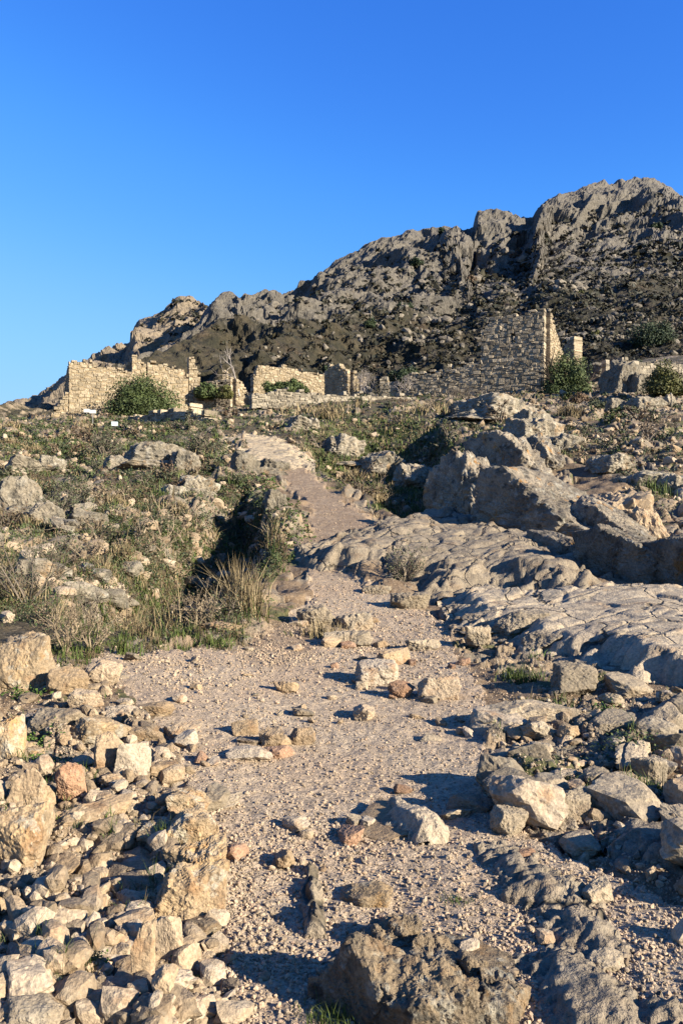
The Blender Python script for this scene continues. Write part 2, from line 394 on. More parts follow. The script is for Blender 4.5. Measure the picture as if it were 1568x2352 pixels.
# ------------------------------------------------------------------ generators
_ico = {}
def ico(sub):
    if sub not in _ico:
        bm = bmesh.new(); bmesh.ops.create_icosphere(bm, subdivisions=sub, radius=1)
        _ico[sub] = (np.array([v.co[:] for v in bm.verts]), np.array([[v.index for v in f.verts] for f in bm.faces])); bm.free()
    return _ico[sub]
def rotm(rng):
    q = rng.normal(size=4); q /= np.linalg.norm(q); a, b, c, d = q
    return np.array([[1-2*(c*c+d*d), 2*(b*c-a*d), 2*(b*d+a*c)], [2*(b*c+a*d), 1-2*(b*b+d*d), 2*(c*d-a*b)], [2*(b*d-a*c), 2*(c*d+a*b), 1-2*(b*b+c*c)]])
def rock_v(seed, sub=3, n=15, p=38, amp=.07, freq=2.4, planes=None, blocky=.5):
    """faceted boulder in the box -1..1: a solid cut by random planes, edges slightly worn, skin roughened"""
    rng = np.random.default_rng(seed); D, Fc = ico(sub)
    N = rng.normal(size=(n, 3)); N /= np.linalg.norm(N, axis=1)[:, None]; d = rng.uniform(.58, .95, n)
    ax = np.concatenate([np.eye(3), -np.eye(3)]) + rng.normal(size=(6, 3)) * .22
    ax /= np.linalg.norm(ax, axis=1)[:, None]; ax = ax @ rotm(rng).T if blocky < .4 else ax
    N = np.concatenate([N, ax]); d = np.concatenate([d, rng.uniform(.6, .8, 6)])
    if planes is not None:
        pl = np.array(planes, float); N = np.concatenate([N, pl[:, :3] / np.linalg.norm(pl[:, :3], axis=1)[:, None]]); d = np.concatenate([d, pl[:, 3]])
    r = (np.maximum(D @ N.T, 1e-4) / d) ** p
    r = r.sum(1) ** (-1 / p)
    r = r * (1 + amp * fbm3(D * freq + seed * 3.1, 4, seed, .6) + amp * .55 * fbm3(D * freq * 2.7 * (1, 1.6, .8) + seed, 4, seed + 9, .6, True))
    V = D * r[:, None]
    lo, hi = V.min(0), V.max(0)
    return (V - (lo + hi) / 2) / ((hi - lo) / 2), Fc
def outlook(y, h, D):                      # real height behind an apparent height at depth y
    dl = max(0., EYE / y) if y < 16 else 0.
    return max(h - D * dl * .75, .4 * h)
def hero(name, label, cx, by, w, h, mat='tan', dep=.8, seed=1, sub=4, sink=.3, cat='rock', group=None, rz=0., rough=0., rf=2., extra=(), smooth=False, n=15, p=38, amp=.07, planes=None):
    """one rock, or one outcrop of several grown-together masses; (cx, by) is where its front foot stands"""
    Vs, Fs, off, base = [], [], 0, None
    if mat in ('crag', 'dark') and planes is None: planes = [(-1, -.05, .22, .5), (.5, .1, 1, .62)]; rz = rz or .39
    lst = [(cx, by, w, h, dep)] + list(extra)
    if extra:                                            # one low common foot, mostly in the ground
        l = min(c - w_ / 2 for c, b, w_, h_, d_ in lst); r = max(c + w_ / 2 for c, b, w_, h_, d_ in lst)
        lst.append(((l + r) / 2, sum(q[1] for q in lst) / len(lst), (r - l) * .9, min(q[3] for q in lst) * .6, .6))
    for k, (cx, by, w, h, dep) in enumerate(lst):
        x, y, z = at(cx, by); W = w * mpp(y); D = W * dep; H = outlook(y, h * mpp(y), D)
        V, f = rock_v(seed * 31 + k * 7, sub, n, p, amp, planes=planes if (k == 0 or mat in ('crag', 'dark', 'slab')) else None)
        V = V * np.array([W / 2, D / 2, (H * (1 + sink)) / 2])
        c, s = math.cos(rz), math.sin(rz)
        V[:, :2] = V[:, :2] @ np.array([[c, s], [-s, c]])
        ctr = np.array([x, y + D * .42, z])
        V = V + ctr + (0, 0, H - H * (1 + sink) / 2)
        if rough:
            nn = (V - ctr); nn /= np.linalg.norm(nn, axis=1)[:, None]
            q = V * rf * np.array([1.5, .8, .6]); q = q + .35 * pn3(V * rf * .7, 3)[:, None]
            V = V + nn * (rough * (fbm3(q, 5, seed + 3, .55, True) * .7 + fbm3(V * rf * 3, 3, seed + 5, .6) * .35))[:, None]
        if base is None: base = np.array([x, y + D * .42, z])
        Vs.append(V - base); Fs.append(f + off); off += len(V)
    me = npmesh(name, np.concatenate(Vs), [np.concatenate(Fs)], smooth)
    o = link(name, me, base, M[mat]); tag(o, label, cat, group); return o
def slab(name, label, poly, bulge, edge, mat='slab', cat='bedrock', seed=1, step=None, cr=1.2, rough=.05, bl=.0, ang=.6, ax=2., lift=0.02):
    """bedrock showing through the ground: a worn dome with joints, its rim going under the soil"""
    pts = np.array([at(a, b)[:2] for a, b in poly]); lo, hi = pts.min(0), pts.max(0)
    st = step or max((hi - lo).max() / 240, .010)
    xs = np.arange(lo[0] - st, hi[0] + 2 * st, st); ys = np.arange(lo[1] - st, hi[1] + 2 * st, st)
    X, Y = np.meshgrid(xs, ys); x, y = X.ravel(), Y.ravel()
    d = polyd(pts, x, y) + edge * .5 * fbm2(x / edge * .7, y / edge * .7, 3, seed)
    u = CX + F * x / y; z0 = EYE + (CY - base_row(u, y)) / F * y
    h = bulge * sstep(0, edge, d) * (1 + .35 * fbm2(x * cr * .5, y * cr * .5, 3, seed + 1))
    ca, sa = math.cos(ang), math.sin(ang); xa, ya = (x * ca + y * sa), (y * ca - x * sa)
    bil = np.abs(fbm2(xa * cr * .55, ya * cr * 1.3, 2, seed + 2)) - .35 + .12 * (np.abs(fbm2(xa * cr * 1.8, ya * cr * 3.6, 3, seed + 5)) - .3)
    rim = sstep(edge * 1.6, 0, d)
    h = h + rough * (1.1 * bil + .25 * fbm2(x * cr * 4, y * cr * 4, 4, seed + 8)) + rim * edge * .16 * blocks(x, y, edge * .55, ang, 1.7, seed + 13, 1.3, .2) + bl * blocks(x + .2 * pn2(x, y, 4), y, cr, ang, ax, seed + 3, 1., .1)
    c = abs(pn2((x * math.cos(ang) + y * math.sin(ang)) * .35 + .3 * pn2(x, y, 8), (y * math.cos(ang) - x * math.sin(ang)) * 1.1, seed + 4))
    h = h - rough * .9 * (1 - sstep(0, .035, c)) + rough * .12 * fbm2(x * 11, y * 11, 3, seed + 6)
    z = z0 + lift + h - (bulge + .12) * sstep(0, -edge * .6, d) * 1.0
    keep = d > -edge * .7
    nr, nc = X.shape; idx = np.arange(nr * nc).reshape(nr, nc)
    q = np.stack([idx[:-1, :-1], idx[:-1, 1:], idx[1:, 1:], idx[1:, :-1]], -1).reshape(-1, 4)
    q = q[keep[q].all(1)]; uq, inv = np.unique(q, return_inverse=True)
    ctr = np.array([pts[:, 0].mean(), pts[:, 1].mean(), 0]); ctr[2] = Z(ctr[0], ctr[1])[0]
    V = np.stack([x, y, z], 1)[uq] - ctr
    return tag(link(name, npmesh(name, V, [inv.reshape(-1, 4)], True), ctr, M[mat]), label, cat)

def cellgrid():
    nr, nc = T['sh']; V = T['V'].reshape(nr, nc, 3); u = T['u'].reshape(nr, nc); s = T['scr'].reshape(nr, nc)
    area = np.maximum(s[:-1, :-1] - s[1:, :-1], 0) * (u[:-1, 1:] - u[:-1, :-1])
    ok = (u[:-1, :-1] > -90) & (u[:-1, :-1] < 790) & (s[:-1, :-1] < 1110)
    return V, area * ok
_V, _A = cellgrid()
def mk(name): return T['m'][name].reshape(T['sh'])[:-1, :-1]
_Yc = T['y'].reshape(T['sh'])[:-1, :-1]; _RK = T['rk'].reshape(T['sh'])[:-1, :-1]; _GR = T['green'].reshape(T['sh'])[:-1, :-1]
_SC = T['scr'].reshape(T['sh'])[:-1, :-1]
_Uc = T['u'].reshape(T['sh'])[:-1, :-1]
def sample(n, w, rng):
    w = (_A * w).ravel(); c = np.cumsum(w); k = np.searchsorted(c, rng.uniform(0, c[-1], n)); k = np.minimum(k, len(w) - 1)
    i, j = np.divmod(k, _A.shape[1]); a = rng.uniform(size=(n, 1)); b = rng.uniform(size=(n, 1))
    return _V[i, j] * (1 - a) * (1 - b) + _V[i, j + 1] * a * (1 - b) + _V[i + 1, j] * (1 - a) * b + _V[i + 1, j + 1] * a * b
def many(base, pos, scl, rng, tilt=.5):
    """one mesh of many small solids; base = list of (V, faces)"""
    Vs, Fs, off = [], [], 0
    n = len(pos); which = rng.integers(0, len(base), n)
    for b, (V, f) in enumerate(base):
        s = np.where(which == b)[0]
        if not len(s): continue
        az = rng.uniform(0, 6.283, len(s)); tx = rng.normal(0, tilt, len(s)); c, sn = np.cos(az), np.sin(az); ct, st = np.cos(tx), np.sin(tx)
        W = V[None] * scl[s][:, None, :]
        x, y, z = W[..., 0], W[..., 1], W[..., 2]
        y, z = y * ct[:, None] - z * st[:, None], y * st[:, None] + z * ct[:, None]
        x, y = x * c[:, None] - y * sn[:, None], x * sn[:, None] + y * c[:, None]
        W = np.stack([x, y, z], -1) + pos[s][:, None, :]
        Vs.append(W.reshape(-1, 3)); Fs.append((f[None] + (off + np.arange(len(s)) * len(V))[:, None, None]).reshape(-1, f.shape[1])); off += W.shape[0] * W.shape[1]
    return np.concatenate(Vs), np.concatenate(Fs)

# ---- plants
def blades(pos, h, w, lean, rng):
    n = len(pos); a = rng.uniform(0, 6.283, n); e = np.stack([np.cos(a), np.sin(a), np.zeros(n)], 1) * w[:, None] / 2
    up = np.zeros((n, 3)); up[:, 2] = h; L_ = np.concatenate([lean, np.zeros((n, 1))], 1)
    mid = pos + up * .55 + L_ * .3; tip = pos + up + L_; tip[:, 2] -= .25 * np.linalg.norm(lean, axis=1)
    V = np.stack([pos - e, pos + e, mid + e * .75, mid - e * .75, tip], 1).reshape(-1, 3)
    o = np.arange(n)[:, None] * 5
    return V, o + np.array([[0, 1, 2, 3]]), o + np.array([[3, 2, 4]])
def leaves(pos, nrm, size, rng, asp=.55):
    n = len(pos); v = nrm + rng.normal(0, .55, (n, 3)); v /= np.linalg.norm(v, axis=1)[:, None] + 1e-9
    t = np.cross(v, rng.normal(size=(n, 3))); t /= np.linalg.norm(t, axis=1)[:, None] + 1e-9; b = np.cross(v, t)
    s = np.asarray(size)[:, None] if np.ndim(size) else size
    t = t * s; b = b * s * asp
    V = np.stack([pos - t, pos + b, pos + t, pos - b], 1).reshape(-1, 3)
    return V, np.arange(n)[:, None] * 4 + np.array([[0, 1, 2, 3]])
def tubes(paths, sides=4):
    Vs, Fs, off = [], [], 0
    a = np.arange(sides) * 2 * math.pi / sides; ring = np.stack([np.cos(a), np.sin(a), np.zeros(sides)], 1)
    for pts, rad in paths:
        pts = np.asarray(pts, float); n = len(pts); d = np.gradient(pts, axis=0); d /= np.linalg.norm(d, axis=1)[:, None] + 1e-9
        t = np.cross(d, (.31, .17, .93)); nn = np.linalg.norm(t, axis=1)[:, None]; t = np.where(nn < .05, (1., 0, 0), t / (nn + 1e-9)); b = np.cross(d, t)
        V = pts[:, None] + (t[:, None] * np.cos(a)[None, :, None] + b[:, None] * np.sin(a)[None, :, None]) * np.asarray(rad)[:, None, None]
        Vs.append(V.reshape(-1, 3)); i = np.arange(n - 1)[:, None] * sides; k = np.arange(sides); k2 = (k + 1) % sides
        Fs.append(np.stack([i + k, i + k2, i + sides + k2, i + sides + k], -1).reshape(-1, 4) + off); off += n * sides
    return np.concatenate(Vs), np.concatenate(Fs)
def branching(rng, p0, d0, length, r0, depth, kids=3, spread=.6, out=None):
    out = [] if out is None else out
    n = 5; pts = [np.array(p0, float)]; d = np.array(d0, float); d /= np.linalg.norm(d)
    for _ in range(n - 1):
        d = d + rng.normal(0, .13, 3) + (0, 0, .04); d /= np.linalg.norm(d); pts.append(pts[-1] + d * length / (n - 1))
    out.append((pts, np.linspace(r0, r0 * .45, n)))
    if depth:
        for k in range(kids):
            i = rng.integers(2, n); dd = d + rng.normal(0, spread, 3); branching(rng, pts[i], dd, length * rng.uniform(.5, .75), r0 * .5, depth - 1, kids, spread, out)
    return out
def join(parts):
    """parts: list of (V, [faces...], material index) -> V, Fs, material ids in face order"""
    off, Vs, quads, tris, mq, mt = 0, [], [], [], [], []
    for V, fs, mi in parts:
        for f in fs:
            f = np.asarray(f) + off
            (quads if f.shape[1] == 4 else tris).append(f); (mq if f.shape[1] == 4 else mt).append(np.full(len(f), mi))
        Vs.append(V); off += len(V)
    Fs = ([np.concatenate(quads)] if quads else []) + ([np.concatenate(tris)] if tris else [])
    return np.concatenate(Vs), Fs, np.concatenate(mq + mt)
def pmesh(name, parts, mats):
    V, Fs, mi = join(parts); me = npmesh(name, V, Fs)
    for m in mats: me.materials.append(M[m])
    me.polygons.foreach_set('material_index', mi.astype(np.int32)); return me
def crown(rng, w, d, h, nblob, nleaf, leaf, flat=.55):
    """leaf clumps on the shells of many small lobes spread through an uneven ellipsoid standing on z = 0"""
    P_, N_ = [], []
    per = nleaf // nblob
    for k in range(nblob):
        v = rng.normal(size=3); v /= np.linalg.norm(v); v[2] = abs(v[2]) * 1.0 - .25 * rng.uniform()
        rr = rng.uniform(.35, .84) if k > nblob // 4 else rng.uniform(0, .5)
        c = v * rr * np.array([w / 2, d / 2, h * .92]); c[2] = max(c[2], .02 * h) + .03 * h
        r = rng.uniform(.14, .27) * min(w, d * 1.3, h * 1.5)
        q = rng.normal(size=(per, 3)); q /= np.linalg.norm(q, axis=1)[:, None]
        P_.append(c + q * r * rng.uniform(.55, 1.08, (per, 1)) * (1, 1, .9)); N_.append(q)
    P_ = np.concatenate(P_); N_ = np.concatenate(N_); k = P_[:, 2] > -.1 * h
    return leaves(P_[k], N_[k], rng.uniform(.6, 1.3, k.sum()) * leaf, rng, flat)
def bush(name, label, x, y, z, w, d, h, nblob=40, nleaf=6000, leaf=.09, mat='leaf', seed=1, cat='bush', group=None, trunk=True, inner='crown'):
    rng = np.random.default_rng(seed)
    root = bpy.data.objects.new(name, None); COL.objects.link(root); root.location = (x, y, z); tag(root, label, cat, group)
    V, f = crown(rng, w, d, h, nblob, nleaf, leaf)
    link(inner, npmesh(inner, V, [f]), (0, 0, 0), M[mat], root)
    if trunk:
        ps = []
        for k in range(5):
            a = rng.uniform(0, 6.28); branching(rng, (rng.normal(0, .05) * w, rng.normal(0, .05) * d, -.1 * h), (math.cos(a) * .6, math.sin(a) * .6, 1), h * .55, .028 * h, 2, 3, .6, ps)
        V, f = tubes(ps); link('trunk', npmesh('trunk', V, [f]), (0, 0, 0), M['bark'], root)
    return root
def low_plant(name, label, cat, dx, dy, kind, w, h, n, seed, group=None, loc=None):
    """grass clump, thistle stand, twiggy shrub or herb patch rooted round one point; w, h in measured px"""
    rng = np.random.default_rng(seed)
    x, y, z = loc if loc is not None else at(dx, dy); k = mpp(y); W, H = w * k, h * k
    px = max(y / F, .0012)                                  # about one rendered pixel
    pos = rng.normal(0, .3, (n, 2)) * W * (1, .7); gx, gy = pos[:, 0] + x, pos[:, 1] + y
    base = np.stack([pos[:, 0], pos[:, 1], Z(gx, gy) - z - .01], 1)
    if kind in ('straw', 'grass'):
        hh = H * rng.uniform(.4, 1., n); lean = rng.normal(0, .28, (n, 2)) * H
        V, q, t = blades(base, hh, np.full(n, .9 * px), lean, rng)
        parts = [(V, [q, t], 0)]; mats = [kind]
        if kind == 'straw':
            m = n // 3; V, q, t = blades(base[:m], hh[:m] * .5, np.full(m, 1.1 * px), lean[:m], rng); parts.append((V, [q, t], 1)); mats.append('grass')
    elif kind in ('thistle', 'twig', 'leaf_g', 'leaf_b', 'leaf_y', 'pale_twig'):
        ps = []
        for b in base[:max(4, n // 40)] * (.03, .03, 1):
            a = rng.uniform(0, 6.28); branching(rng, b, (math.cos(a) * .55 * min(1.6, W / H), math.sin(a) * .55, 1), H * rng.uniform(.5, .8), .9 * px, 2, 3, .55, ps)
        V, f = tubes(ps, 3); bark = 'pale_twig' if kind == 'pale_twig' else ('thistle' if kind == 'thistle' else 'twig')
        parts = [(V, [f], 0)]; mats = [bark]
        if kind not in ('twig', 'pale_twig'):
            tips = np.array([np.asarray(p)[rng.integers(0, 5)] for p, r in ps]); m = n
            c = tips[rng.integers(0, len(tips), m)] + rng.normal(0, .045, (m, 3)) * H
            V, f = leaves(c, rng.normal(size=(m, 3)), rng.uniform(.7, 1.7, m) * px, rng, .45)
            parts.append((V, [f], 1)); mats.append(kind)
    else:                                                   # herb: low rosettes of fresh leaves
        c = base + np.stack([np.zeros(n), np.zeros(n), rng.uniform(.1, 1, n) * H], 1)
        V, f = leaves(c, np.tile((0, 0, 1.), (n, 1)), rng.uniform(.8, 2., n) * px, rng, .7); parts = [(V, [f], 0)]; mats = [kind]
    return tag(link(name, pmesh(name, parts, mats), (x, y, z)), label, cat, group)

# ------------------------------------------------------------------ stone walls
def wall(name, parent, A, B, prof, zb, thick=.6, course=.21, mat='wall_tan', openings=(), seed=1, core='mortar', ragged=.18, coremat=True, length=(.14, .6)):
    """wall of single stones from A to B (ground plan), courses up to the broken top line prof = [(s, height)]; zb = foot"""
    rng = np.random.default_rng(seed); A = np.array(A, float); B = np.array(B, float)
    Ln = np.linalg.norm(B - A); t = (B - A) / Ln; nrm = np.array([t[1], -t[0]])
    ps, ph = np.array(prof, float).T; org = np.array(parent.location) if parent else np.zeros(3)
    Vs = []; z = -.6
    def top(s): return np.interp(s, ps, ph)
    while z < ph.max() + .2:
        ch = course * rng.uniform(.75, 1.3); s = -rng.uniform(0, .3) * course * 0
        while s < Ln - .02:
            l = min(rng.uniform(*length) * (course / .27), Ln - s)
            if Ln - s - l < .14: l = Ln - s
            sm, zm = s + l / 2, z + ch * .6
            if zm < top(sm) + rng.uniform(-ragged, ragged * .3) and not any(a - .03 < sm < b + .03 and c < z + ch / 2 < d for a, b, c, d in openings):
                g = .006; j = lambda: rng.uniform(-.022, .022); dz_ = rng.normal(0, .05)
                pr = rng.uniform(-.025, .03); bev = min(.03, ch * .15)
                sub = [(z, ch)] if rng.uniform() > .22 or ch < .2 else [(z, ch * .52), (z + ch * .52, ch * .48)]
                for (z0, c_) in sub:
                    s0, s1, za, zc = s + g, s + l - g, z0 + g + dz_, z0 + c_ - g + dz_ + rng.uniform(-.04, .07)
                    rings = [(-thick / 2 + .05, 0, ), (-thick / 2 + .0, -bev)]
                    R = []
                    for off_, ins in ((thick / 2 + pr + .03, bev), (thick / 2 + pr - .03, 0), (-thick / 2 - pr + .03, 0), (-thick / 2 - pr - .03, bev)):
                        for a, b in ((s0 + ins, za + ins), (s1 - ins, za + ins), (s1 - ins, zc - ins), (s0 + ins, zc - ins)):
                            R.append(np.append(A + t * (a + j()) + nrm * (off_ + j()), zb + b + j()) - org)
                    Vs.append(R)
            s += l
        z += ch
    V = np.array(Vs).reshape(-1, 3); n = len(Vs); o = np.arange(n)[:, None, None] * 16
    fc = np.array([[0, 1, 2, 3], [12, 15, 14, 13]] + [[r * 4 + k, r * 4 + 4 + k, r * 4 + 4 + (k + 1) % 4, r * 4 + (k + 1) % 4] for r in range(3) for k in range(4)])
    fs = (o + fc[None]).reshape(-1, 4); parts = [(V, [fs], 0)]
    # mortar core behind the stones
    segs = []; st = .35; s = 0.
    cuts = sorted(set([0., Ln] + [v for op in openings for v in op[:2]] + list(np.arange(st, Ln, st))))
    for s0, s1 in zip(cuts[:-1], cuts[1:]):
        hh = min(top(s0 + .001), top(s1 - .001), top((s0 + s1) / 2)) - .22
        bands = [(-.6, hh)]
        for a, b, c, d in openings:
            if a - 1e-6 <= (s0 + s1) / 2 <= b + 1e-6: bands = [(-.6, min(c, hh)), (d, hh)]
        for a, b in bands:
            if b - a < .05: continue
            w = thick / 2 - .004
            for zz in (a, b):
                for ss, ww in ((max(s0, .05), w), (min(s1, Ln - .05), w), (min(s1, Ln - .05), -w), (max(s0, .05), -w)):
                    segs.append(np.append(A + t * ss + nrm * ww, zb + zz) - org)
    V2 = np.array(segs).reshape(-1, 3); n2 = len(V2) // 8
    fb = np.array([[0, 1, 2, 3], [4, 7, 6, 5], [0, 4, 5, 1], [1, 5, 6, 2], [2, 6, 7, 3], [3, 7, 4, 0]])
    parts.append((V2, [(np.arange(n2)[:, None, None] * 8 + fb[None]).reshape(-1, 4)], 1))
    me = pmesh(name, parts, [mat, core])
    return link(name, me, (0, 0, 0), None, parent)
def empty(name, loc, label=None, cat=None, group=None):
    o = bpy.data.objects.new(name, None); COL.objects.link(o); o.location = loc; return tag(o, label, cat, group)
def wpt(dx, y): return np.array([(dx * S - CX) / F * y, y])
def rowz(dy, y): return EYE + (CY - dy * S) / F * y

# ------------------------------------------------------------------ mountain
def mountain(name, u0, u1, nu, ridge, dr0, dr1, base_dy, base_y, nr, seed, amps, cliff, mat):
    rp = np.array(ridge, float) * S; us = np.linspace(u0, u1, nu)
    R = np.interp(us, rp[:, 0], rp[:, 1]); Dr = np.interp(us, [0, 682], [dr0, dr1])
    t = np.concatenate([np.linspace(0, 1, nr), 1 + np.linspace(.02, .6, 24)])
    tt, U_ = np.meshgrid(t, us, indexing='ij'); Rr = np.broadcast_to(R, tt.shape); Dd = np.broadcast_to(Dr, tt.shape)
    uj = U_ + 9 * fbm2(tt * 7, U_ / 60, 3, seed + 40); c0 = .5
    C = c0 + (np.clip(cliff(uj.ravel()).reshape(tt.shape), 0, .9) - c0) * sstep(.45, .72, tt)
    # depth gained along the slope: quick on the lower slope, slow on the cliff band
    k = np.where(tt < .5, tt / .5 * (.5 + .3 * c0), (.5 + .3 * c0) + (tt - .5) / .5 * (.5 - .3 * c0)) + .3 * (C - c0) * sstep(.45, .72, tt) * sstep(1.0, .8, tt); k = np.minimum(k, 1)
    iY = (1 - k) / base_y + k / Dd
    Yd = 1 / iY; rowv = base_dy * S + (Rr - base_dy * S) * np.minimum(tt, 1)
    z = EYE + (CY - rowv) / F * Yd
    back = np.maximum(tt - 1, 0); Yd = Yd + back * 260; z = z - back * back * 300 - back * 30
    x = (U_ - CX) / F * np.where(back > 0, Dd, Yd)
    V = np.stack([x.ravel(), Yd.ravel(), z.ravel()], 1)
    q = V.copy(); al = .55 * q[:, 0] + .75 * q[:, 2]; ac = -.75 * q[:, 0] + .55 * q[:, 2]           # strata rising to the right
    Q = np.stack([al * .45, ac * 1.35, q[:, 1] * .7], 1)
    d = 0
    for wl, am, st in amps:
        W = (Q if st else V) / wl + seed; W = W + .3 * np.stack([pn3(W * .6, seed + 1)] * 3, 1)
        d = d + am * (fbm3(W, 3, seed + int(wl * 10), .5, True) if st else fbm3(W, 3, seed + int(wl * 10), .55))
    calm = 1 - .55 * np.interp(U_, [0, 330, 520], [0, 0, 1]) * sstep(.8, .62, tt)
    fade = (calm * sstep(0, .18, tt) * (1 - .35 * sstep(.93, 1., tt))).ravel()
    rock = np.clip(sstep(.5, .85, tt + .25 * C).ravel() * 1.0 + .0, 0, 1)
    dirv = np.array([-.12, -.74, .66]); V = V + dirv * (d * fade)[:, None]
    nrr, ncc = tt.shape; idx = np.arange(nrr * ncc).reshape(nrr, ncc)
    f = np.stack([idx[:-1, :-1], idx[:-1, 1:], idx[1:, 1:], idx[1:, :-1]], -1).reshape(-1, 4)
    o = tag(link(name, npmesh(name, V, [f], False, dict(rock=rock, cliff=C.ravel())), mat=M[mat]), kind='structure')
    return o, V.reshape(nrr, ncc, 3), rowv, U_
def mount_mat(name, rc1, rc2, scrub1, scrub2, bias):
    t = NT(name)
    st = t.stretch((.9, 1, 2.2), (0, math.radians(-38), 0))
    rock = t.mix(t.ramp(t.noise(.11, 6, .62), .35, .65), rc1, rc2)
    rock = t.mix(t.ramp(t.noise(.5, 6, .7, st), .5, .68, 0, .75), rock, (.10, .09, .075))
    rock = t.mix(t.ramp(t.noise(.9, 6, .7), .56, .7, 0, .6), rock, (.36, .32, .26))
    sc1 = t.mix(t.ramp(t.noise(.22, 7, .72), .4, .62), scrub1, scrub2)
    sc1 = t.mix(t.ramp(t.noise(.09, 5, .6), .55, .7, 0, .7), sc1, (.085, .058, .036))
    sep = t.n.new('ShaderNodeSeparateXYZ'); t.l(t.geo.outputs['True Normal'], sep.inputs[0])
    steep = t.ramp(sep.outputs[2], .78, .5)
    f = t.math('ADD', t.math('MULTIPLY', t.attr('rock'), .55), t.math('MULTIPLY', t.noise(.075, 7, .7), .9))
    f = t.math('ADD', f, t.math('MULTIPLY', steep, .2)); f = t.math('ADD', f, t.math('MULTIPLY', t.attr('cliff'), .2))
    c = t.mix(t.ramp(f, bias, bias + .18), sc1, rock)
    c = t.bright(c, t.ramp(t.noise(1.1, 4, .7), .3, .7, .7, 1.3))
    t.bump(t.noise(.6, 8, .72), .9, 1.2); M[name] = t.out(c)
mount_mat('mountain rock', (.195, .177, .152), (.135, .125, .11), (.035, .033, .018), (.078, .064, .038), .88)
mount_mat('peak rock', (.33, .27, .20), (.26, .215, .165), (.06, .055, .03), (.12, .10, .06), .55)
MAINR = [(250, 930), (330, 880), (400, 835), (440, 785), (478, 728), (500, 692), (530, 678), (560, 692), (620, 668), (660, 673), (700, 655), (780, 605), (850, 578), (880, 560), (940, 541),
         (1020, 529), (1050, 538), (1060, 545), (1088, 543), (1095, 513), (1150, 500), (1190, 508), (1222, 512), (1228, 490), (1245, 460), (1300, 445), (1380, 430), (1440, 422), (1490, 416), (1530, 432),
         (1568, 452), (1680, 500), (1800, 560), (2100, 700)]
MT, MV, MROW, MU = mountain('mountain', 105, 850, 760, MAINR, 240, 540, 935, 92, 420, 3,
    [(70, 9, 0), (30, 5.5, 1), (13, 2.2, 1), (5.5, .9, 1), (2.3, .45, 1), (1.1, .2, 0)],
    lambda u: np.interp(u, [150, 300, 440, 462, 478, 520, 536, 545, 630, 682], [.5, .65, .62, .35, .66, .6, .35, .78, .75, .45]), 'mountain rock')
PEAKR = [(-900, 1010), (-300, 1000), (-60, 1000), (0, 978), (40, 948), (90, 925), (150, 872), (210, 832), (262, 800), (300, 790), (312, 760), (322, 744), (350, 738), (380, 716), (405, 692), (435, 684), (470, 700),
         (488, 735), (540, 760), (700, 860)]
PT, PV, PROW, PU = mountain('rocky_peak', -420, 310, 600, PEAKR, 470, 430, 985, 130, 300, 8,
    [(50, 7, 0), (22, 4., 1), (9, 2., 1), (4, .9, 0), (1.8, .45, 0)],
    lambda u: np.interp(u, [-100, 100, 140, 210, 260], [.2, .2, .7, .7, .3]), 'peak rock')
# ------------------------------------------------------------------ ruins
# left ruin: corner nearest to the camera, front wall running back to the right
y0 = 60.0; K = wpt(157, y0); zb = rowz(958, y0); a = math.radians(22); d1 = np.array([math.cos(a), math.sin(a)]); d2 = np.array([-math.sin(a), math.cos(a)])
lr = empty('ruined_house', (K[0], K[1], zb), 'roofless golden stone house ruin at the left edge of the hill, behind the round bush', 'ruin')
wall('front_wall', lr, K, K + d1 * 4.75, [(0, 4.05), (.5, 4.2), (1.9, 4.0), (2.2, 3.75), (2.6, 4.0), (3.6, 3.7), (4.75, 3.45)], zb, seed=2)
wall('side_wall', lr, K + d2 * 4.5 + d1 * .3, K + d2 * .4 + d1 * .3, [(0, 2.4), (2, 3.2), (4.1, 3.9)], zb, seed=3)
wall('buttress', lr, K - d1 * 1.65, K - d1 * .02, [(0, .0), (.7, 1.0), (1.3, 1.9), (1.63, 2.35)], zb - .5, thick=.9, seed=4, course=.22)
B0 = K + d1 * 4.6 + d2 * 1.1
wall('gable_stub', lr, B0, B0 + d1 * 1.1, [(0, 5.0), (.5, 5.1), (1.1, 4.3)], zb, seed=5)
wall('rear_wall', lr, B0 + d1 * 1.15, B0 + d1 * 4.3, [(0, 4.2), (.2, 4.6), (1.6, 4.4), (2.7, 4.2), (3.15, 3.6)], zb, mat='wall_tan', seed=6)
wall('cross_wall', lr, B0 + d2 * 2.4, B0 + d2 * .35, [(0, 3.6), (1, 4.2), (2.05, 4.6)], zb, seed=61, thick=.5)
wall('corner_pillar', lr, B0 + d1 * 4.32, B0 + d1 * 5.25, [(0, 5.0), (.35, 5.3), (.6, 4.6), (.93, 3.6)], zb, seed=7)
C0 = K + d1 * 9.35 + d2 * .8
wall('low_wall', lr, C0, C0 + d1 * 1.7, [(0, 1.6), (.3, 1.3), (1.0, 1.6), (1.7, 1.1)], zb + .6, seed=8)
fr = K + d1 * 10.6 + d2 * 3.2; fz = rowz(930, fr[1])
rh = empty('ruined_hut', (fr[0], fr[1], fz), 'small dark ruined hut wall with a slit window, just right of the large golden ruin', 'ruin')
wall('front_wall', rh, fr, fr + np.array([2.5, -.9]), [(0, 1.5), (.5, 1.9), (1.2, 2.0), (1.8, 1.7), (2.65, 2.0)], fz, mat='wall_grey', openings=[(.95, 1.2, .8, 1.35)], seed=9)
wall('side_wall', rh, fr + np.array([2.55, -.9]), fr + np.array([3.6, .5]), [(0, 2.1), (.6, 1.9), (1.2, 1.2), (1.75, .5)], fz, seed=10)

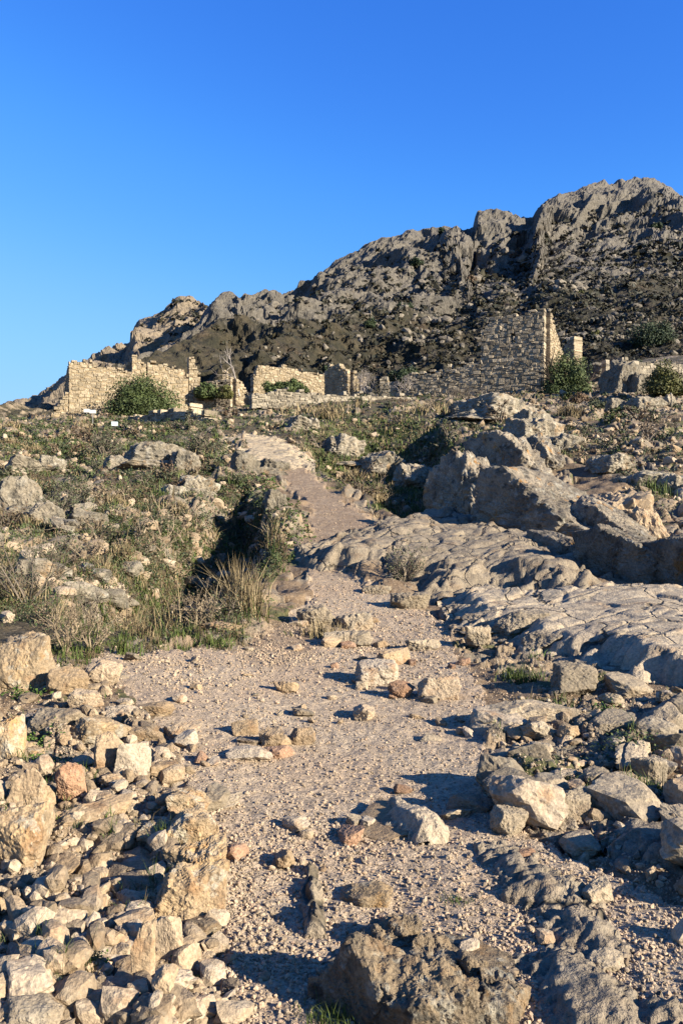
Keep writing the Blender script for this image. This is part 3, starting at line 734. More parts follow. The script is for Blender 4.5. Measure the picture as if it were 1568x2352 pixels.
# central ruin: long lit wall, gable, broken pier, pillar
yc = 72.0
c0 = wpt(578, yc); c1 = wpt(745, yc + 3.5); zc = rowz(897, yc)
cr = empty('ruined_wall', (c0[0], c0[1], zc), 'long roofless golden wall in the middle distance with a low juniper hedge before it', 'ruin')
wall('front_wall', cr, c0, c1, [(0, 1.0), (.3, 2.0), (.8, 2.35), (2.2, 2.2), (2.9, 2.45), (4.5, 2.1), (6.9, 1.95)], zc, seed=11)
wall('end_wall', cr, c1 + np.array([.1, .2]), c1 + np.array([.9, 2.6]), [(0, 2.1), (2.5, 1.6)], zc, seed=12)
yg = 68.5; g0 = wpt(749, yg + 1.2); g1 = wpt(803, yg); zg = rowz(897, yg)
gb = empty('ruined_gable', (g0[0], g0[1], zg), 'broken brown gable wall with a pointed top, right of the long golden wall', 'ruin')
wall('gable_wall', gb, g0, g1, [(0, 1.6), (.5, 2.3), (1.0, 2.45), (1.5, 2.2), (2.05, 1.7), (2.3, 1.6)], zg, mat='wall_tan', core='mortar', seed=13)
wall('side_wall', gb, g1 + np.array([.05, .1]), g1 + np.array([1.15, 1.3]), [(0, 1.9), (.5, 1.2), (1., 1.3), (1.6, 1.5)], zg, seed=14, openings=[(.75, 1.15, .7, 1.4)])
yp = 67.0; p0 = wpt(873, yp + .3); p1 = wpt(912, yp); zp = rowz(900, yp)
pr_ = empty('ruined_pier', (p0[0], p0[1], zp), 'short pale squared pier of wall between bare whitish bushes', 'ruin')
wall('pier', pr_, p0, p1, [(0, 1.1), (.5, 1.25), (1.0, .95), (1.4, .7)], zp, mat='wall_dry', seed=15)
ys = 70.; s0 = wpt(511, ys); s1 = wpt(524, ys)
sp = empty('ruined_pillar', (s0[0], s0[1], rowz(896, ys)), 'lone thin stone pillar beside the dead white tree', 'ruin')
wall('pillar', sp, s0, s1, [(0, 1.5), (.3, 1.75), (.45, 1.4)], rowz(896, ys), thick=.5, seed=16, length=(.3, .45))
# dry walls
yd = 57.
dw = empty('dry_stone_wall', (*wpt(592, yd + 1), rowz(925, yd)), 'long low pale dry stone wall running left from the tower foot, below the central ruins', 'wall')
wall('wall_stones', dw, wpt(575, yd - 1.5), wpt(962, yd + 2.5), [(0, .4), (2, .8), (5, .65), (9, .75), (14, .8), (19, .85), (24, .9), (28, .8)], rowz(924, yd), mat='wall_dry', core='wall_dry', seed=17, course=.19, ragged=.45, thick=.7, length=(.14, .7))
tw = empty('terrace_wall', (-8.5, 47, rowz(970, 47)), 'shaded rubble terrace bank below the round bush and the hut, left of the track', 'wall')
wall('wall_stones', tw, (-13.6, 51.5), (-6.2, 45.5), [(0, .7), (2.5, 1.1), (5, 1.2), (7, 1.0), (8.4, .5), (9.5, .0)], 6.5, mat='wall_grey', core='wall_grey', seed=18, course=.26, ragged=.4, thick=.9)
yr = 66.
rw = empty('dry_stone_wall', (*wpt(1385, yr), rowz(850, yr)), 'short dry stone wall on the rocky rise at the right edge, above the yellowish bush', 'wall')
wall('wall_stones', rw, wpt(1385, yr), wpt(1650, yr + 3), [(0, .3), (1, .75), (9, .7)], rowz(845, yr), mat='wall_dry', core='wall_dry', seed=19, course=.3, ragged=.3)

# tower house on the right
yt = 62.0; th = math.radians(24); Ct = wpt(1252, yt); zt = rowz(908, yt)
dl = np.array([-math.cos(th), math.sin(th)]); db = np.array([math.sin(th), math.cos(th)])
tow = empty('tower_house', (Ct[0], Ct[1], zt), 'tall roofless grey stone tower house with slit window and low left wing', 'ruin')
wall('front_wall', tow, Ct + dl * 4.85, Ct + dl * 0, [(0, 5.3), (.35, 5.6), (.55, 6.0), (.8, 6.15), (1.6, 6.3), (3, 6.25), (4.2, 6.45), (4.85, 6.55)], zt, mat='wall_grey', core='wall_grey',
     openings=[(2.35, 2.68, 4.05, 4.75)], seed=20, thick=.7, course=.25)
wall('side_wall', tow, Ct + np.array([.12, .4]), wpt(1306, 68.6), [(0, 6.5), (.9, 5.9), (1.8, 5.2), (3.0, 4.3), (4.2, 3.5), (5.2, 3.9), (6.2, 3.6), (7.6, 4.3)], zt, mat='wall_tan', core='mortar', seed=21, thick=.7)
wall('corner_pillar', tow, wpt(1304, 69.), wpt(1328, 68.), [(0, 4.6), (.35, 5.5), (.8, 5.7)], zt, mat='wall_tan', core='mortar', seed=22, thick=.9)
wall('rear_wall', tow, Ct + db * 8.6 + dl * 4.85, wpt(1304, 69.3), [(0, 2.5), (2, 3.4), (3.2, 4.9), (3.8, 4.6), (4.5, 5.0)], zt, mat='wall_tan', core='mortar', seed=23, thick=.6, openings=[(3.2, 3.6, 1.2, 2.4)])
wall('wing_wall', tow, Ct + dl * 11.1, Ct + dl * 4.87, [(0, 2.35), (.8, 2.55), (1.6, 2.4), (3.2, 2.5), (4.4, 2.75), (5.0, 3.0), (6.2, 3.1)], zt - .1, mat='wall_grey', core='wall_grey', seed=24, thick=.7, openings=[(1.0, 1.18, 1.7, 2.0), (3.0, 3.2, 1.8, 2.05)], ragged=.3)

# ------------------------------------------------------------------ signs
def sign(label, dx, dy, y, w, h, post, mat, tilt=0., yaw=0.):
    x, yy = wpt(dx, y); z = rowz(dy, y)
    r = empty('sign', (x, yy, z), label, 'sign'); r.rotation_euler = (0, 0, yaw)
    bm = bmesh.new(); bmesh.ops.create_cube(bm, size=1); bmesh.ops.scale(bm, vec=(w, .025, h), verts=bm.verts)
    bmesh.ops.bevel(bm, geom=bm.edges, offset=.006, segments=1, affect='EDGES')
    me = bpy.data.meshes.new('board'); bm.to_mesh(me); bm.free(); b = link('board', me, (0, -.04, post + h / 2), M[mat], r); b.rotation_euler = (tilt, 0, 0)
    V, f = tubes([([(0, 0, -.3), (0, 0, post * .5), (0, 0, post + h * .7)], [.025] * 3)], 8); link('post', npmesh('post', V, [f]), (0, 0, 0), M['post'], r)
sign('small white sign board on a thin grey post, in front of the left ruin', 213, 962, 47., .36, .2, .28, 'white', 0, .2)
sign('pale blue tilted sign board low among stones, below the white sign', 263, 984, 44., .34, .24, .1, 'blue', -.25, .35)
sign('bluish sign board standing in the shadow against the left ruin', 199, 962, 56., .4, .24, .4, 'white', 0, .2)

# ------------------------------------------------------------------ trees and bushes by the ruins
def bpx(name, label, cx, by, w, h, y, dep=.9, **k):
    x, yy = wpt(cx, y); m = mpp(y); bush(name, label, x, yy, rowz(by, y), w * m, w * m * dep, h * m, **k)
bpx('bush', 'large round dark green bush in front of the left ruin', 322, 956, 170, 106, 57.5, nblob=150, nleaf=42000, leaf=.075, seed=3)
bpx('tree', 'grey green bushy tree leaning against the right corner of the tower house', 1300, 922, 112, 146, 59., nblob=110, nleaf=30000, leaf=.075, seed=5, cat='tree')
bpx('bush', 'dark green bush between the hut and the thin pillar', 478, 912, 58, 48, 64., nblob=36, nleaf=7000, leaf=.10, seed=6)
bpx('bush', 'small yellowish green bush at the foot of the thin pillar', 516, 912, 40, 38, 63.5, nblob=26, nleaf=4500, leaf=.09, mat='leaf_y', seed=7)
bpx('juniper', 'low spreading grey green juniper in front of the central ruin', 655, 900, 130, 34, 66., dep=.4, nblob=60, nleaf=12000, leaf=.10, seed=8, mat='leaf')
bpx('bush', 'dark green bush behind the dry stone wall, left of the tower wing', 928, 882, 75, 52, 76., nblob=45, nleaf=8000, leaf=.12, mat='leaf_d', seed=9)
bpx('bush', 'yellowish green bush against the rocks at the right edge', 1525, 902, 95, 78, 50., nblob=55, nleaf=11000, leaf=.08, mat='leaf_y', seed=10)
bpx('bush', 'dark shrub tucked under the grey crag right of the tower tree', 1432, 880, 55, 40, 56., nblob=30, nleaf=5000, leaf=.09, mat='leaf_d', seed=11)
for i, (cx, by, w, h, y, m, lb) in enumerate([
    (1375, 950, 75, 52, 46., 'leaf_g', 'grey green shrub right of the tower tree, nearest to its foot'),
    (1455, 965, 70, 38, 43., 'leaf_g', 'low grey green shrub below the bright crag on the right'),
    (1330, 935, 60, 36, 50., 'leaf_b', 'brownish shrub below the tower tree'),
    (1540, 955, 80, 36, 44., 'leaf_g', 'grey green shrub at the right edge below the yellowish bush'),
    (1530, 1050, 90, 60, 33., 'leaf_d', 'dark shrub on the terrace at the right edge'),
    (1410, 905, 40, 26, 55., 'leaf_g', 'little grey shrub at the left foot of the bright crag')]):
    bpx('shrub', lb, cx, by, w, h, y, nblob=30, nleaf=4200, leaf=.07, mat=m, seed=20 + i, cat='shrub')
def bare(name, label, cx, by, w, h, y, mat, n, seed, r=.03, cat='bush', depth=3):
    rng = np.random.default_rng(seed); x, yy = wpt(cx, y); m = mpp(y); ps = []
    for k in range(n):
        a_ = rng.uniform(0, 6.28); sp_ = .2 if n < 4 else .75
        branching(rng, (rng.normal(0, .22) * w * m if n > 3 else 0, rng.normal(0, .15) * w * m if n > 3 else 0, -.2), (math.cos(a_) * sp_, math.sin(a_) * sp_, 1), h * m * (.62 if n > 3 else .75), r, depth, 3, .5, ps)
    V, f = tubes(ps, 4); tag(link(name, npmesh(name, V, [f]), (x, yy, rowz(by, y)), M[mat]), label, cat)
bare('dead_tree', 'bare pale dead tree standing in front of the dark mountain, left of the central ruin', 549, 905, 40, 92, 66., 'pale_twig', 1, 3, .09, 'tree')
bare('dead_tree', 'small bare tree stub with whitish branches, left of the taller dead tree', 531, 905, 30, 40, 67., 'pale_twig', 2, 4, .05, 'tree')
bare('bare_bush', 'whitish leafless bush behind the dry wall, left of the pale pier', 845, 896, 60, 46, 68., 'pale_twig', 16, 5)
bare('bare_bush', 'whitish leafless bush between the pale pier and the tower wing', 930, 892, 40, 32, 64., 'pale_twig', 9, 6)
bare('bare_bush', 'brown tangled leafless thicket against the foot of the tower wing', 1060, 918, 110, 34, 57., 'twig', 22, 7)
bare('bare_bush', 'brown leafless bush at the right edge of the upper terrace', 1545, 1000, 70, 60, 36., 'twig', 14, 8, .02)

# ------------------------------------------------------------------ rock masses and boulders
hero('boulder', 'big boulder with a flat pale sunlit top and dark shaded side by the hollow', 1275, 1252, 330, 182, 'dark', .95, 3, 6, rough=.05, rf=1.2, n=8, p=44,
     planes=[(.5, -.46, .72, .40), (-.84, -.52, .08, .36)], extra=[(1420, 1260, 210, 130, .9)])
hero('outcrop', 'tan fractured rock shoulder in the sun, at the right of the big boulder', 1425, 1228, 170, 100, 'tan', .9, 5, 5, rough=.10, rf=1.6, n=12, extra=[(1360, 1240, 110, 80, .9), (1490, 1240, 90, 70, .8)])
hero('boulder', 'dark shaded rock face with orange lichen at the right edge, above the smooth slab', 1500, 1352, 260, 165, 'dark', 1.2, 7, 6, rough=.06, rf=1.2, n=8, p=40, planes=[(-.86, -.5, .06, .38), (.4, -.25, .85, .55)], extra=[(1350, 1318, 190, 130, 1.2), (1640, 1370, 260, 170, 1.0)])
hero('outcrop', 'tall jagged grey outcrop, dark on its left side, at the head of the hollow', 1095, 1160, 210, 180, 'dark', .9, 11, 6, rough=.2, rf=1.1, n=9, planes=[(-.84, -.5, .2, .36), (.55, -.42, .7, .5)], rz=.1, extra=[(1180, 1130, 180, 150, .9), (1030, 1140, 110, 110, .9), (1235, 1090, 130, 95, .9)])
hero('outcrop', 'brown hump of bare rock in front of the tower house', 1160, 965, 190, 62, 'crag', .9, 13, 5, rough=.22, rf=1., extra=[(1080, 950, 100, 40, .8), (1230, 985, 90, 42, .8)])
hero('outcrop', 'bright split crag standing right of the tower tree', 1440, 905, 75, 78, 'crag', .8, 15, 5, rough=.22, rf=.8, extra=[(1405, 905, 50, 50, .8), (1472, 905, 40, 45, .8)])
hero('outcrop', 'long grey ledge of rock behind the bright crag on the right', 1400, 875, 130, 48, 'crag', .9, 17, 5, rough=.2, rf=.7)
hero('outcrop', 'row of tilted pale rock teeth at the right, below the bright crag', 1490, 945, 110, 36, 'crag', .6, 19, 5, rough=.15, rf=1.2, extra=[(1420, 945, 50, 32, .6), (1545, 940, 45, 30, .6)])
hero('outcrop', 'shaded rock bank at the back of the hollow, under the dry stone wall', 880, 1010, 130, 60, 'crag', .8, 21, 5, rough=.2, rf=1., extra=[(790, 1000, 120, 48, .8), (960, 1030, 110, 60, .8), (700, 985, 100, 34, .8)])
hero('outcrop', 'broken rock rib on the right terrace, above the big boulder', 1230, 1025, 130, 60, 'crag', .8, 23, 5, rough=.15, rf=1.3, extra=[(1300, 1040, 90, 40, .8)])
hero('outcrop', 'low grey rock rib behind the tan shoulder at the right edge', 1500, 1115, 150, 50, 'crag', .8, 25, 5, rough=.14, rf=1.3, extra=[(1420, 1090, 110, 40, .8), (1560, 1130, 70, 40, .8)])
# left slope crags
for i, (cx, by, w, h, lb, ex) in enumerate([
    (30, 1190, 110, 100, 'pale jagged crag at the left edge of the scrub slope, lowest there', [(95, 1215, 80, 60, .8)]),
    (45, 1085, 110, 44, 'pale rock ledge at the left edge of the slope, above the jagged crag', [(110, 1080, 70, 34, .8)]),
    (335, 1085, 150, 62, 'grey white crag with dark cracks in the middle of the scrub slope', [(270, 1085, 90, 44, .8), (420, 1095, 80, 52, .8)]),
    (450, 1130, 100, 50, 'grey crag on the slope just left of the track shoulder', [(395, 1140, 70, 36, .8)]),
    (560, 1100, 80, 62, 'squared rock block at the track shoulder where the path turns', [(625, 1085, 80, 30, .8)]),
    (170, 1150, 100, 40, 'flat pale crag half buried in scrub, upper left of the slope', []),
    (60, 1330, 110, 56, 'rock ledge in the scrub at the left edge, above the dark hollow', [(130, 1325, 60, 40, .8)]),
    (190, 1215, 90, 44, 'small lichened crag in the middle left of the scrub slope', []),
    (630, 1180, 55, 40, 'grey stone beside the green herbs at the left of the track', []),
    (600, 1240, 45, 50, 'upright grey stone at the lower left edge of the track bend', [])]):
    hero('crag', lb, cx, by, w, h, 'crag', .8, 40 + i, 5, rough=.10, rf=1.6, extra=ex, cat='rock')

# smooth bedrock
slab('bedrock_slab', 'hummocky grey bedrock crossing the track below the hollow', [(680, 1268), (780, 1245), (900, 1212), (1010, 1195), (1100, 1205), (1200, 1240), (1290, 1262), (1400, 1320), (1440, 1350), (1300, 1375), (1150, 1356), (1010, 1372), (940, 1345), (820, 1322), (720, 1310)],
     .36, .8, seed=3, cr=.9, rough=.08, bl=.06, ang=.8)
hero('outcrop', 'broken stepped edge of the smooth slab, facing the track', 1075, 1415, 130, 46, 'slab', .9, 303, 5, rough=.03, rf=2.5, rz=.4, planes=[(-.8, -.4, .5, .5)],
     extra=[(1160, 1400, 150, 42, .9), (1130, 1455, 120, 48, .8), (1200, 1470, 120, 62, .8), (1260, 1500, 110, 56, .8), (1330, 1530, 120, 50, .8)])
slab('bedrock_slab', 'wide smooth sunlit bedrock slab at the right edge, below the dark boulders', [(1010, 1392), (1100, 1362), (1200, 1375), (1300, 1380), (1420, 1368), (1568, 1368), (1720, 1390), (1720, 1640), (1568, 1590), (1440, 1560), (1320, 1515), (1180, 1500), (1080, 1450)],
     .22, .5, seed=7, cr=.8, rough=.04, bl=.035, ang=.7, mat='slab')
slab('bedrock_slab', 'pale worn slabs of the upper track where it climbs left', [(500, 1018), (560, 1000), (640, 1010), (700, 1050), (720, 1075), (640, 1080), (580, 1075), (540, 1045)], .12, .6, seed=9, cr=1.1, rough=.06, bl=.07, mat='grey')
slab('bedrock_rib', 'long grey rib of bedrock running diagonally through the gravel, lower right', [(1085, 1945), (1190, 1950), (1290, 2030), (1380, 2100), (1470, 2190), (1400, 2225), (1290, 2165), (1170, 2060)], .035, .14, seed=11, cr=1.6, rough=.018, bl=.012, mat='slab')
slab('bedrock_rib', 'flat grey bedrock at the bottom right corner', [(1190, 2200), (1300, 2170), (1420, 2260), (1568, 2330), (1600, 2400), (1300, 2400), (1220, 2300)], .03, .12, seed=13, cr=2, rough=.02, bl=.02, mat='slab')
slab('bedrock_rib', 'worn grey bedrock between loose rocks at the right edge, below the middle', [(1350, 1890), (1450, 1870), (1620, 1930), (1620, 2050), (1480, 2010), (1400, 1950)], .06, .15, seed=15, cr=2, rough=.03, bl=.04, mat='slab')
hero('stone', 'flat faced grey rock with a straight edge, right of the middle gravel', 1190, 1868, 170, 100, 'grey', .8, 171, 5, rough=.006, rf=6, rz=.4, n=5, planes=[(-.5, -.5, 1, .45), (.9, .2, .4, .6)], cat='stone')
slab('bedrock_patch', 'small worn patch of grey bedrock in the middle of the gravel', [(870, 1865), (930, 1862), (1030, 1915), (1040, 1940), (960, 1945), (890, 1910)], .06, .08, seed=19, cr=3, rough=.02, bl=.03, mat='slab')
slab('bedrock_patch', 'narrow worn bedrock strip in the gravel left of the big front rock', [(695, 2010), (720, 1990), (740, 2080), (745, 2150), (700, 2150)], .05, .05, seed=21, cr=4, rough=.015, mat='slab')

# the front rock, its shadow falling left across the gravel
hero('outcrop', 'big fractured front rock at the bottom edge, dark left side, tan right side', 850, 2370, 300, 262, 'front', .7, 29, 6, rough=.028, rf=5, n=18, sink=.4, planes=[(-.8, -.58, .12, .42)],
     extra=[(1000, 2410, 260, 230, .7), (1110, 2380, 190, 140, .8), (1000, 2270, 190, 90, .8), (890, 2200, 150, 100, .9), (1190, 2340, 90, 80, .8), (960, 2330, 160, 120, .9), (930, 2190, 80, 80, .8), (1000, 2225, 90, 80, .8), (1090, 2260, 90, 70, .8), (1150, 2290, 80, 60, .8)])
# the left ridge of tan rock
hero('outcrop', 'sunlit tan rock spine left of the gravel, highest of the front left rocks', 425, 2130, 185, 165, 'tan2', .7, 31, 6, rough=.016, rf=6, sink=.4, n=14, planes=[(-1, -.1, .3, .5), (.7, -.6, .3, .6)],
     extra=[(440, 2050, 150, 150, 1.0), (430, 1975, 120, 110, 1.1), (425, 1910, 95, 80, 1.2), (340, 2085, 190, 95, .8), (370, 1960, 110, 60, 1.)])
LH = [  # cx, by, w, h, depth ratio, material, yaw, label
 (325, 2290, 58, 165, .5, 'tan', .3, 'narrow upright slab of rock leaning in the gravel, bottom left'),
 (388, 2215, 68, 115, .7, 'tan', -.2, 'pointed tan rock right beside the narrow upright slab'),
 (250, 2200, 70, 70, .8, 'tan', .4, 'squared tan stone left of the narrow upright slab'),
 (45, 1590, 135, 150, .8, 'tan2', 0, 'large pale boulder at the left edge where the scrub begins'),
 (5, 1755, 80, 120, .9, 'tan2', .2, 'pale rock cut by the left edge of the picture, above the huge tan rock'),
 (145, 1600, 105, 72, .8, 'tan', .2, 'brown blocky stone just right of the large pale boulder'),
 (112, 1690, 150, 100, .8, 'grey', .1, 'rounded grey boulder among tan rocks on the left'),
 (60, 1875, 105, 130, .8, 'tan', .1, 'tan block with one flat bright face, left side'),
 (158, 1862, 78, 100, .8, 'pink', .3, 'reddish pointed stone beside the flat faced tan block'),
 (25, 1990, 150, 170, .9, 'tan2', -.2, 'huge tan rock at the left edge, below the flat faced block'),
 (195, 1910, 190, 95, .6, 'tan', .45, 'long tan slab lying slantwise below the reddish stone'),
 (222, 1705, 150, 70, .45, 'tan2', .5, 'long lichened slab slanting up beside the rounded grey boulder'),
 (300, 1800, 84, 100, .6, 'tan', .2, 'tan rock in the middle of the left rubble, split in two'),
 (245, 1790, 70, 95, .6, 'tan', .5, 'narrow slanting rock left of the split tan rock'),
 (225, 1575, 90, 66, .8, 'tan', 0, 'pale block at the upper end of the left rubble, by the grass'),
 (275, 1660, 90, 50, .7, 'tan', .2, 'flat tan block in the upper part of the left rubble'),
 (350, 1650, 100, 36, .6, 'tan', .1, 'low wide tan block nearest the gravel, upper left rubble'),
 (415, 1700, 90, 50, .7, 'tan', .2, 'tan block at the gravel edge, middle of the left rubble'),
 (330, 1700, 80, 46, .7, 'tan', -.1, 'squat tan block between the split rock and the gravel'),
 (190, 1640, 80, 50, .7, 'tan', .3, 'small pale block behind the rounded grey boulder'),
 (370, 1790, 75, 40, .7, 'tan', .3, 'thin tan plate tilted on edge near the gravel, left'),
 (470, 1935, 70, 60, .8, 'tan', 0, 'tan corner of rock poking into the gravel beside the spine'),
 (120, 2340, 160, 95, .7, 'grey', 0, 'rounded grey stone at the bottom left corner'),
 (240, 2350, 90, 90, .7, 'tan', .1, 'rounded tan stone at the bottom edge, second from the left corner'),
 (310, 2340, 60, 60, .7, 'tan', 0, 'small rounded stone at the bottom edge left of the gravel'),
 (40, 2400, 170, 110, .7, 'grey', 0, 'dark rounded rock cut by the bottom left corner'),
 (375, 2360, 60, 80, .7, 'tan', 0, 'upright rounded stone at the bottom edge beside the gravel'),
 (505, 1458, 98, 30, .5, 'tan', 0, 'flat tan slab on the grass edge at the far end of the gravel'),
 (655, 1592, 62, 34, .7, 'tan', .1, 'single flat stone lying in the open gravel'),
 (872, 1575, 110, 66, .8, 'tan', .2, 'largest tan stone in the middle of the track'),
 (1010, 1612, 100, 62, .7, 'tan', -.1, 'blocky tan stone right of the largest track stone'),
 (925, 1606, 66, 44, .7, 'pink', .3, 'reddish stone between two tan stones in the track'),
 (905, 1530, 84, 44, .6, 'tan', .4, 'pale tilted plate behind the largest track stone'),
 (622, 1722, 62, 56, .8, 'tan', 0, 'pointed tan stone on the left of the track, one of a close pair'),
 (692, 1712, 62, 50, .8, 'tan', .2, 'tan stone with a sharp shadow, right one of a close pair'),
 (560, 1690, 66, 40, .7, 'tan', .1, 'tan stone at the left edge of the gravel behind the close pair'),
 (570, 1752, 110, 42, .6, 'tan', 0, 'long low tan rock flush with the gravel, left side'),
 (725, 1440, 90, 55, .8, 'grey', 0, 'grey stone at the bend of the track, under the dry grass'),
 (800, 1487, 115, 40, .6, 'grey', 0, 'wide flat grey stone across the track bend'),
 (815, 1447, 85, 44, .7, 'grey', .3, 'grey stone behind the wide flat one at the bend'),
 (975, 1497, 90, 30, .6, 'grey', .1, 'flat stone at the right of the track bend'),
 (945, 1400, 95, 42, .7, 'grey', 0, 'worn grey stone at the right edge of the upper gravel'),
 (865, 1365, 70, 24, .7, 'grey', 0, 'low worn stone in the upper gravel'),
 (985, 1935, 112, 40, .6, 'slab', .2, 'worn tan and grey stone sunk in the lower gravel'),
 (1080, 1870, 110, 50, .5, 'grey', -.5, 'low grey stone in a row beside the flat rock'),
 (1175, 1925, 85, 75, .8, 'grey', .2, 'rounded grey stone with a small hole, right of the gravel'),
 (1205, 1985, 66, 36, .7, 'pink', .1, 'pale pinkish stone at the head of the diagonal rib'),
 (1320, 1890, 110, 84, .8, 'grey', .3, 'grey rock with a pointed crest beside the flat rock'),
 (1330, 1600, 120, 86, .8, 'grey', .2, 'leaning grey rock below the smooth slab'),
 (1100, 1492, 62, 50, .8, 'grey', 0, 'grey cube of rock at the left tip of the smooth slab'),
 (1245, 1680, 190, 62, .5, 'grey', -.15, 'long grey rock lying across the rubble below the slab'),
 (1420, 1700, 120, 60, .7, 'grey', .2, 'grey rock beside the dark weeds on the right'),
 (1500, 1800, 80, 80, .8, 'grey', .2, 'upright grey rock at the right edge below the weeds'),
 (1520, 1720, 110, 60, .7, 'grey', -.2, 'grey rock at the right edge above the weeds'),
 (1200, 1740, 110, 46, .6, 'grey', .3, 'low grey rock at the gravel edge above the flat rock'),
 (1470, 1860, 100, 60, .7, 'grey', .4, 'tan grey rock at the right edge, under the upright one'),
 (840, 2085, 130, 66, .7, 'tan2', 0, 'low brown rock behind the big front rock'),
 (1380, 2075, 90, 60, .6, 'grey', .4, 'stone lodged on the upper side of the diagonal rib'),
 (1390, 2240, 120, 60, .6, 'grey', .3, 'grey rock in the lower right corner gravel')]
for i, (cx, by, w, h, dp, m, rz_, lb) in enumerate(LH):
    hero('stone', lb, cx, by, w, h, m, dp, 100 + i, 5 if w > 60 else 4, rough=.006 if by > 1500 else .02, rf=9, rz=rz_, n=15, cat='stone')

# ------------------------------------------------------------------ loose stones: the largest one by one, the rest as rubble
rng = np.random.default_rng(77)
near = sstep(15, 11, _Yc)
VAR = [npmesh('stone', rock_v(900 + k, 4, 16, 34, .08)[0], [ico(4)[1]]) for k in range(14)]
def scatter(zone, n, w, size, label, group, mats, sink=.25, cat='stone', name='stone', squash=.62):
    pos = sample(n, w, rng)
    for k in range(n):
        me0 = VAR[rng.integers(0, len(VAR))]; mn = mats[rng.integers(0, len(mats))]; key = me0.name + mn
        if key not in _vm: m_ = me0.copy(); m_.materials.clear(); m_.materials.append(M[mn]); _vm[key] = m_
        o = bpy.data.objects.new(name, _vm[key]); COL.objects.link(o)
        s = size * math.exp(min(rng.normal(0, .42), .6)) * .5; sx, sy, sz = s * rng.uniform(.8, 1.35), s * rng.uniform(.7, 1.1), s * squash * rng.uniform(.7, 1.2)
        o.location = pos[k] + (0, 0, sz * (1 - 2 * sink)); o.scale = (sx, sy, sz)
        o.rotation_euler = (rng.normal(0, .22), rng.normal(0, .22), rng.uniform(0, 6.28)); tag(o, label, cat, group)
_vm = {}
scatter('rubble', 52, mk('rubble') * near, .125, 'loose tan stone in the rubble at the lower left, beside the gravel', 'loose stones of the left rubble', ['tan', 'tan', 'tan2', 'tan'], .36, squash=.5)
scatter('rocky', 62, mk('rocky') * near, .21, 'loose grey stone in the rubble right of the track, below the smooth slab', 'loose stones of the right rubble', ['grey', 'grey', 'tan', 'slab'])
scatter('path', 46, mk('path') * sstep(13, 9, _Yc) * sstep(3.2, 5, _Yc), .11, 'small loose stone lying on the open gravel of the track', 'loose stones on the gravel track', ['tan', 'grey', 'tan', 'pink'])
scatter('slope', 62, mk('slope') * sstep(9, 11, _Yc) * sstep(40, 30, _Yc), .34, 'pale rock half hidden in the dry scrub of the left slope', 'rocks in the scrub of the left slope', ['crag'])
scatter('terr', 44, mk('terr') * sstep(14, 17, _Yc), .36, 'pale loose rock on the stony terrace below the tower house', 'loose rocks of the right terrace', ['crag', 'tan2'])

scatter('path', 15, mk('path') * sstep(12, 8, _Yc) * sstep(3.6, 4.4, _Yc), .19, 'flat worn rock sunk flush in the gravel of the track', 'flat rocks sunk in the gravel track', ['slab', 'grey', 'tan'], .46, 'rock', 'flat_rock', .3)
base1 = [(rock_v(600 + k, 2, 8, 22, .05)[0], ico(2)[1]) for k in range(9)]
def stuff(name, label, n, w, size, sg, mat, cat, sink=.3, base=None, tilt=.4):
    pos = sample(n, w, rng); s = size * np.exp(np.minimum(rng.normal(0, sg, n), 1.)) * .5
    scl = s[:, None] * rng.uniform(.65, 1.3, (n, 3)) * (1, 1, .75); pos[:, 2] += scl[:, 2] * (1 - 2 * sink)
    V, f = many(base or base1, pos, scl, rng, tilt); c = V.mean(0)
    return tag(link(name, npmesh(name, V - c, [f]), c, M[mat]), label, cat, kind='stuff')
patch = sstep(.1, .45, fbm2(T['V'][:, 0] * 1.1, T['V'][:, 1] * 1.1, 3, 91)).reshape(T['sh'])[:-1, :-1]
stuff('rubble', 'small broken tan stones covering the left bank and the track edges', 3700, near * (mk('rubble') * 1.0 + .07 * mk('path') * patch + .7 * mk('rocky')), .045, .55, 'scree', 'rubble')
ico1 = [(V * 1., f) for V, f in [(rock_v(700 + k, 1, 6, 14, .12)[0], ico(1)[1]) for k in range(8)]]
stuff('gravel', 'pale pinkish gravel of the track', 56000, sstep(11, 8, _Yc) * (mk('path') * (.45 + .5 * patch) + .6 * mk('rubble') + .5 * mk('rocky')), .0075, .6, 'gravel', 'gravel', .2, ico1, 1.)
stuff('gravel', 'coarse pale gravel of the far track', 9000, sstep(6, 10, _Yc) * mk('path') * (.3 + .7 * patch), .014, .5, 'gravel', 'gravel', .25, ico1, 1.)
stuff('scree', 'countless small rocks of the upper slopes', 4000, sstep(9, 14, _Yc) * (mk('slope') * .55 + mk('terr') * 1.3 + sstep(26, 32, _Yc) * .8) * (1 - mk('path')) * (.1 + patch), .13, .6, 'scree', 'rocks')

# mountain boulders and scrub
def msample(V, ROWV, n, w, rng):
    A = np.maximum(ROWV[:-1] - ROWV[1:], 0); A = (A[:, :-1] * w[:-1, :-1]).ravel(); c = np.cumsum(A)
    k = np.minimum(np.searchsorted(c, rng.uniform(0, c[-1], n)), len(A) - 1); i, j = np.divmod(k, V.shape[1] - 1)
    return V[i, j] + (V[i + 1, j + 1] - V[i, j]) * rng.uniform(size=(n, 1))
tt_ = np.clip((935 * S - MROW) / (935 * S - MROW.min(0)), 0, 1)
hill = sstep(230, 330, MU) * sstep(.92, .6, tt_); onsc = (MU > 180) * (MU < 700) * (MROW < 425)
pm_ = sstep(-.1, .3, fbm2(MV[..., 0].ravel() / 30, MV[..., 2].ravel() / 9, 3, 5)).reshape(MU.shape)
pos = msample(MV, MROW, 3400, hill * onsc * (.15 + pm_), rng); s = .0021 * pos[:, 1] * np.exp(np.minimum(rng.normal(0, .6, len(pos)), 1.))
